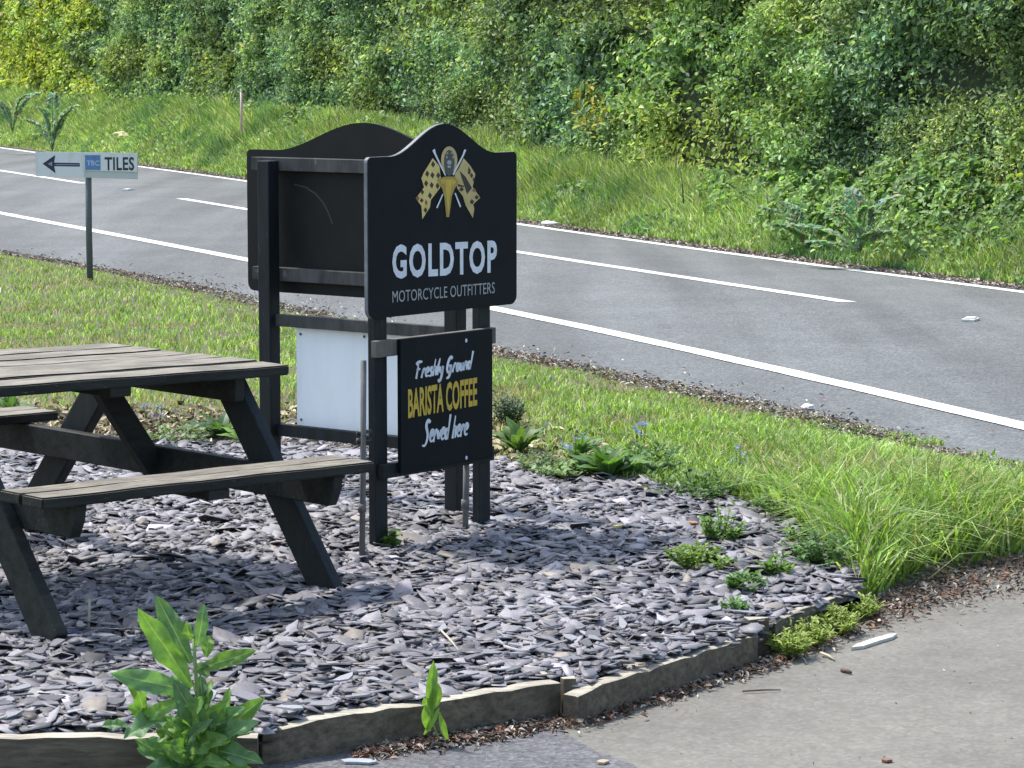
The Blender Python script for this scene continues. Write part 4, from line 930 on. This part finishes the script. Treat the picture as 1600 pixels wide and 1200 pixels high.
# ================================================================ SMALL THINGS
mk = UY(377, 186, 44.5); t0 = UY(377, 143, 44.5)
pm = empty('marker_post', mk); tag(pm, 'thin pink and white marker cane standing before the hedge', 'marker')
tube('cane', [(0, 0, -.2), t0-mk], .02, mat_flat('pink_white', (.60, .42, .38)), pm, 6); tube('cap', [(t0-mk), (t0-mk)+Vector((0, 0, .03))], .022, WHITE_PRINT, pm, 6)
def stud(y, label):
    x = float(f_mid(y)); z = float(zroad(y, x)); o = empty('road_stud', (x, y, z)); tag(o, label, 'road stud', 'road studs between the centre dashes')
    R = Matrix.Rotation(math.radians(-23+90), 4, 'Z'); box('casing', (0, 0, .008), (.17, .10, .018), mat_flat('stud_casing', (.55, .55, .52)), o, R, .004); box('lens', (0, 0, .021), (.10, .07, .012), WHITE_PRINT, o, R, .003)
stud(20.35, 'white road stud on the right, past the end of the long dash'); stud(41.6, 'white road stud just right of the TILES sign')
def lump(name, px, py, z, sx, sy, sz, mat, label, cat):
    b = U(px, py, z); bm = bmesh.new(); bmesh.ops.create_icosphere(bm, subdivisions=2, radius=1)
    for v in bm.verts: k = 1+random.uniform(-.25, .25); v.co = Vector((v.co.x*sx*k, v.co.y*sy*k, max(-.1, v.co.z)*sz*k))
    o = bm_obj(name, bm, mat); o.location = b; tag(o, label, cat); return o
PAPER = mat_flat('crumpled_paper', (.62, .62, .60), .8)
lump('crumpled_paper', 861, 352, ZF, .12, .10, .06, PAPER, 'crumpled white paper on the far road edge just right of the signs', 'litter')
lump('flint_stone', 1262, 636, ZN, .035, .03, .02, PAPER, 'small white stone in the roadside litter right of centre', 'stone')
lump('yellow_flower', 190, 212, .45, .13, .13, .09, mat_flat('cream_flower', (.50, .48, .22), .8), 'pale yellow flower head in bank grass above the TILES sign', 'flower')
def chipobj(name, px0, py0, px1, py1, wd, z, mat, label, cat, th=.006):
    a, b = U(px0, py0, z), U(px1, py1, z); d = b-a; c_ = (a+b)/2; bm = bmesh.new(); n = 9; s = d.cross(Vector((0, 0, 1))).normalized(); up, dn = [], []
    pts = [(-.5, 0), (-.35, .5), (0, .42), (.3, .5), (.5, .1), (.42, -.35), (.1, -.5), (-.3, -.38)]
    for u, v in pts: q = d*u+s*v*wd; up.append(bm.verts.new(q+Vector((0, 0, th)))); dn.append(bm.verts.new(q))
    bm.faces.new(up); bm.faces.new(dn[::-1])
    for k in range(8): bm.faces.new((up[k], dn[k], dn[(k+1) % 8], up[(k+1) % 8]))
    bmesh.ops.recalc_face_normals(bm, faces=bm.faces); o = bm_obj(name, bm, mat); o.location = c_; tag(o, label, cat); return o
WCH = mat_flat('pale_wood_chip', (.50, .48, .42), .8)
chipobj('wood_chip', 728, 1146, 783, 1152, .05, DZ+.001, WCH, 'pale wood sliver on tarmac below the middle edging board', 'wood chip')
chipobj('wood_chip', 533, 1190, 590, 1192, .045, DZ+.006, mat_flat('grey_chip', (.30, .33, .35), .6), 'grey slate sliver at the bottom below the edging', 'slate piece')
chipobj('concrete_strip', 1330, 1016, 1400, 994, .04, DZ+.001, mat_flat('pale_concrete', (.46, .45, .40), .9), 'pale broken concrete strip along the drive edge at right', 'concrete', .01)
chipobj('petal', 958, 824, 972, 822, .022, .035, mat_flat('yellow_petal', (.62, .48, .14)), 'yellow petal lying on slate right of the signs', 'petal')
chipobj('dead_leaf', 1070, 816, 1090, 819, .03, .035, mat_flat('orange_leaf', (.34, .15, .07)), 'orange dead leaf lying on the slate behind the bushy weed', 'leaf')
chipobj('dead_leaf', 935, 1194, 948, 1190, .03, DZ+.006, mat_flat('tan_leaf', (.34, .27, .18)), 'tan dead leaf on the drive at the bottom middle', 'leaf')
chipobj('dead_leaf', 1378, 1190, 1392, 1188, .03, DZ+.003, mat_flat('brown_leaf', (.18, .09, .05)), 'brown dead leaf on the drive at the bottom right', 'leaf')
def stick(name, p, q, r, mat, label, z0=.03, z1=.03, cat='stick'):
    a, b = U(*p, z0), U(*q, z1); o = tube(name, [Vector((0, 0, 0)), (b-a)*.5+Vector((.002, 0, .002)), b-a], [r, r, r*.6], mat, None, 6); o.location = a; tag(o, label, cat)
STK = mat_flat('dry_twig', (.42, .38, .28), .8); DKT = mat_flat('dark_twig', (.09, .06, .045), .8)
stick('dry_twig', (688, 984), (718, 1018), .0035, STK, 'pale dry twig lying on slate above the middle edging board', cat='twig')
stick('dry_twig', (1283, 1020), (1304, 1031), .005, STK, 'short pale twig on drive before the mossy plants', DZ+.01, DZ+.005, 'twig')
stick('dark_twig', (1315, 1047), (1330, 1051), .007, DKT, 'short dark twig lying on the drive', DZ+.007, DZ+.007, 'twig')
stick('dark_twig', (1160, 1080), (1220, 1078), .003, DKT, 'long thin dark twig on drive below the right edging', DZ+.007, DZ+.007, 'twig')
bp = U(138, 988, .0); tp_ = UY(140, 936, bp.y); o = tube('cane_stub', [(0, 0, -.02), tp_-bp], .0045, STK, None, 6); o.location = bp; tag(o, 'short pale cane stub standing in slate right of near table leg', 'cane')
o = lump('plastic_scrap', 105, 990, .03, .04, .02, .012, mat_flat('blue_plastic', (.02, .03, .11), .4), 'dark blue plastic scrap on slate beside the near table leg', 'litter')
for o_ in list(bpy.data.objects):
    if o_.get('_m'): del o_['_m']
print('tris', sum(sum(len(p.vertices)-2 for p in m.polygons) for m in bpy.data.meshes if m.users) if False else 'n/a')
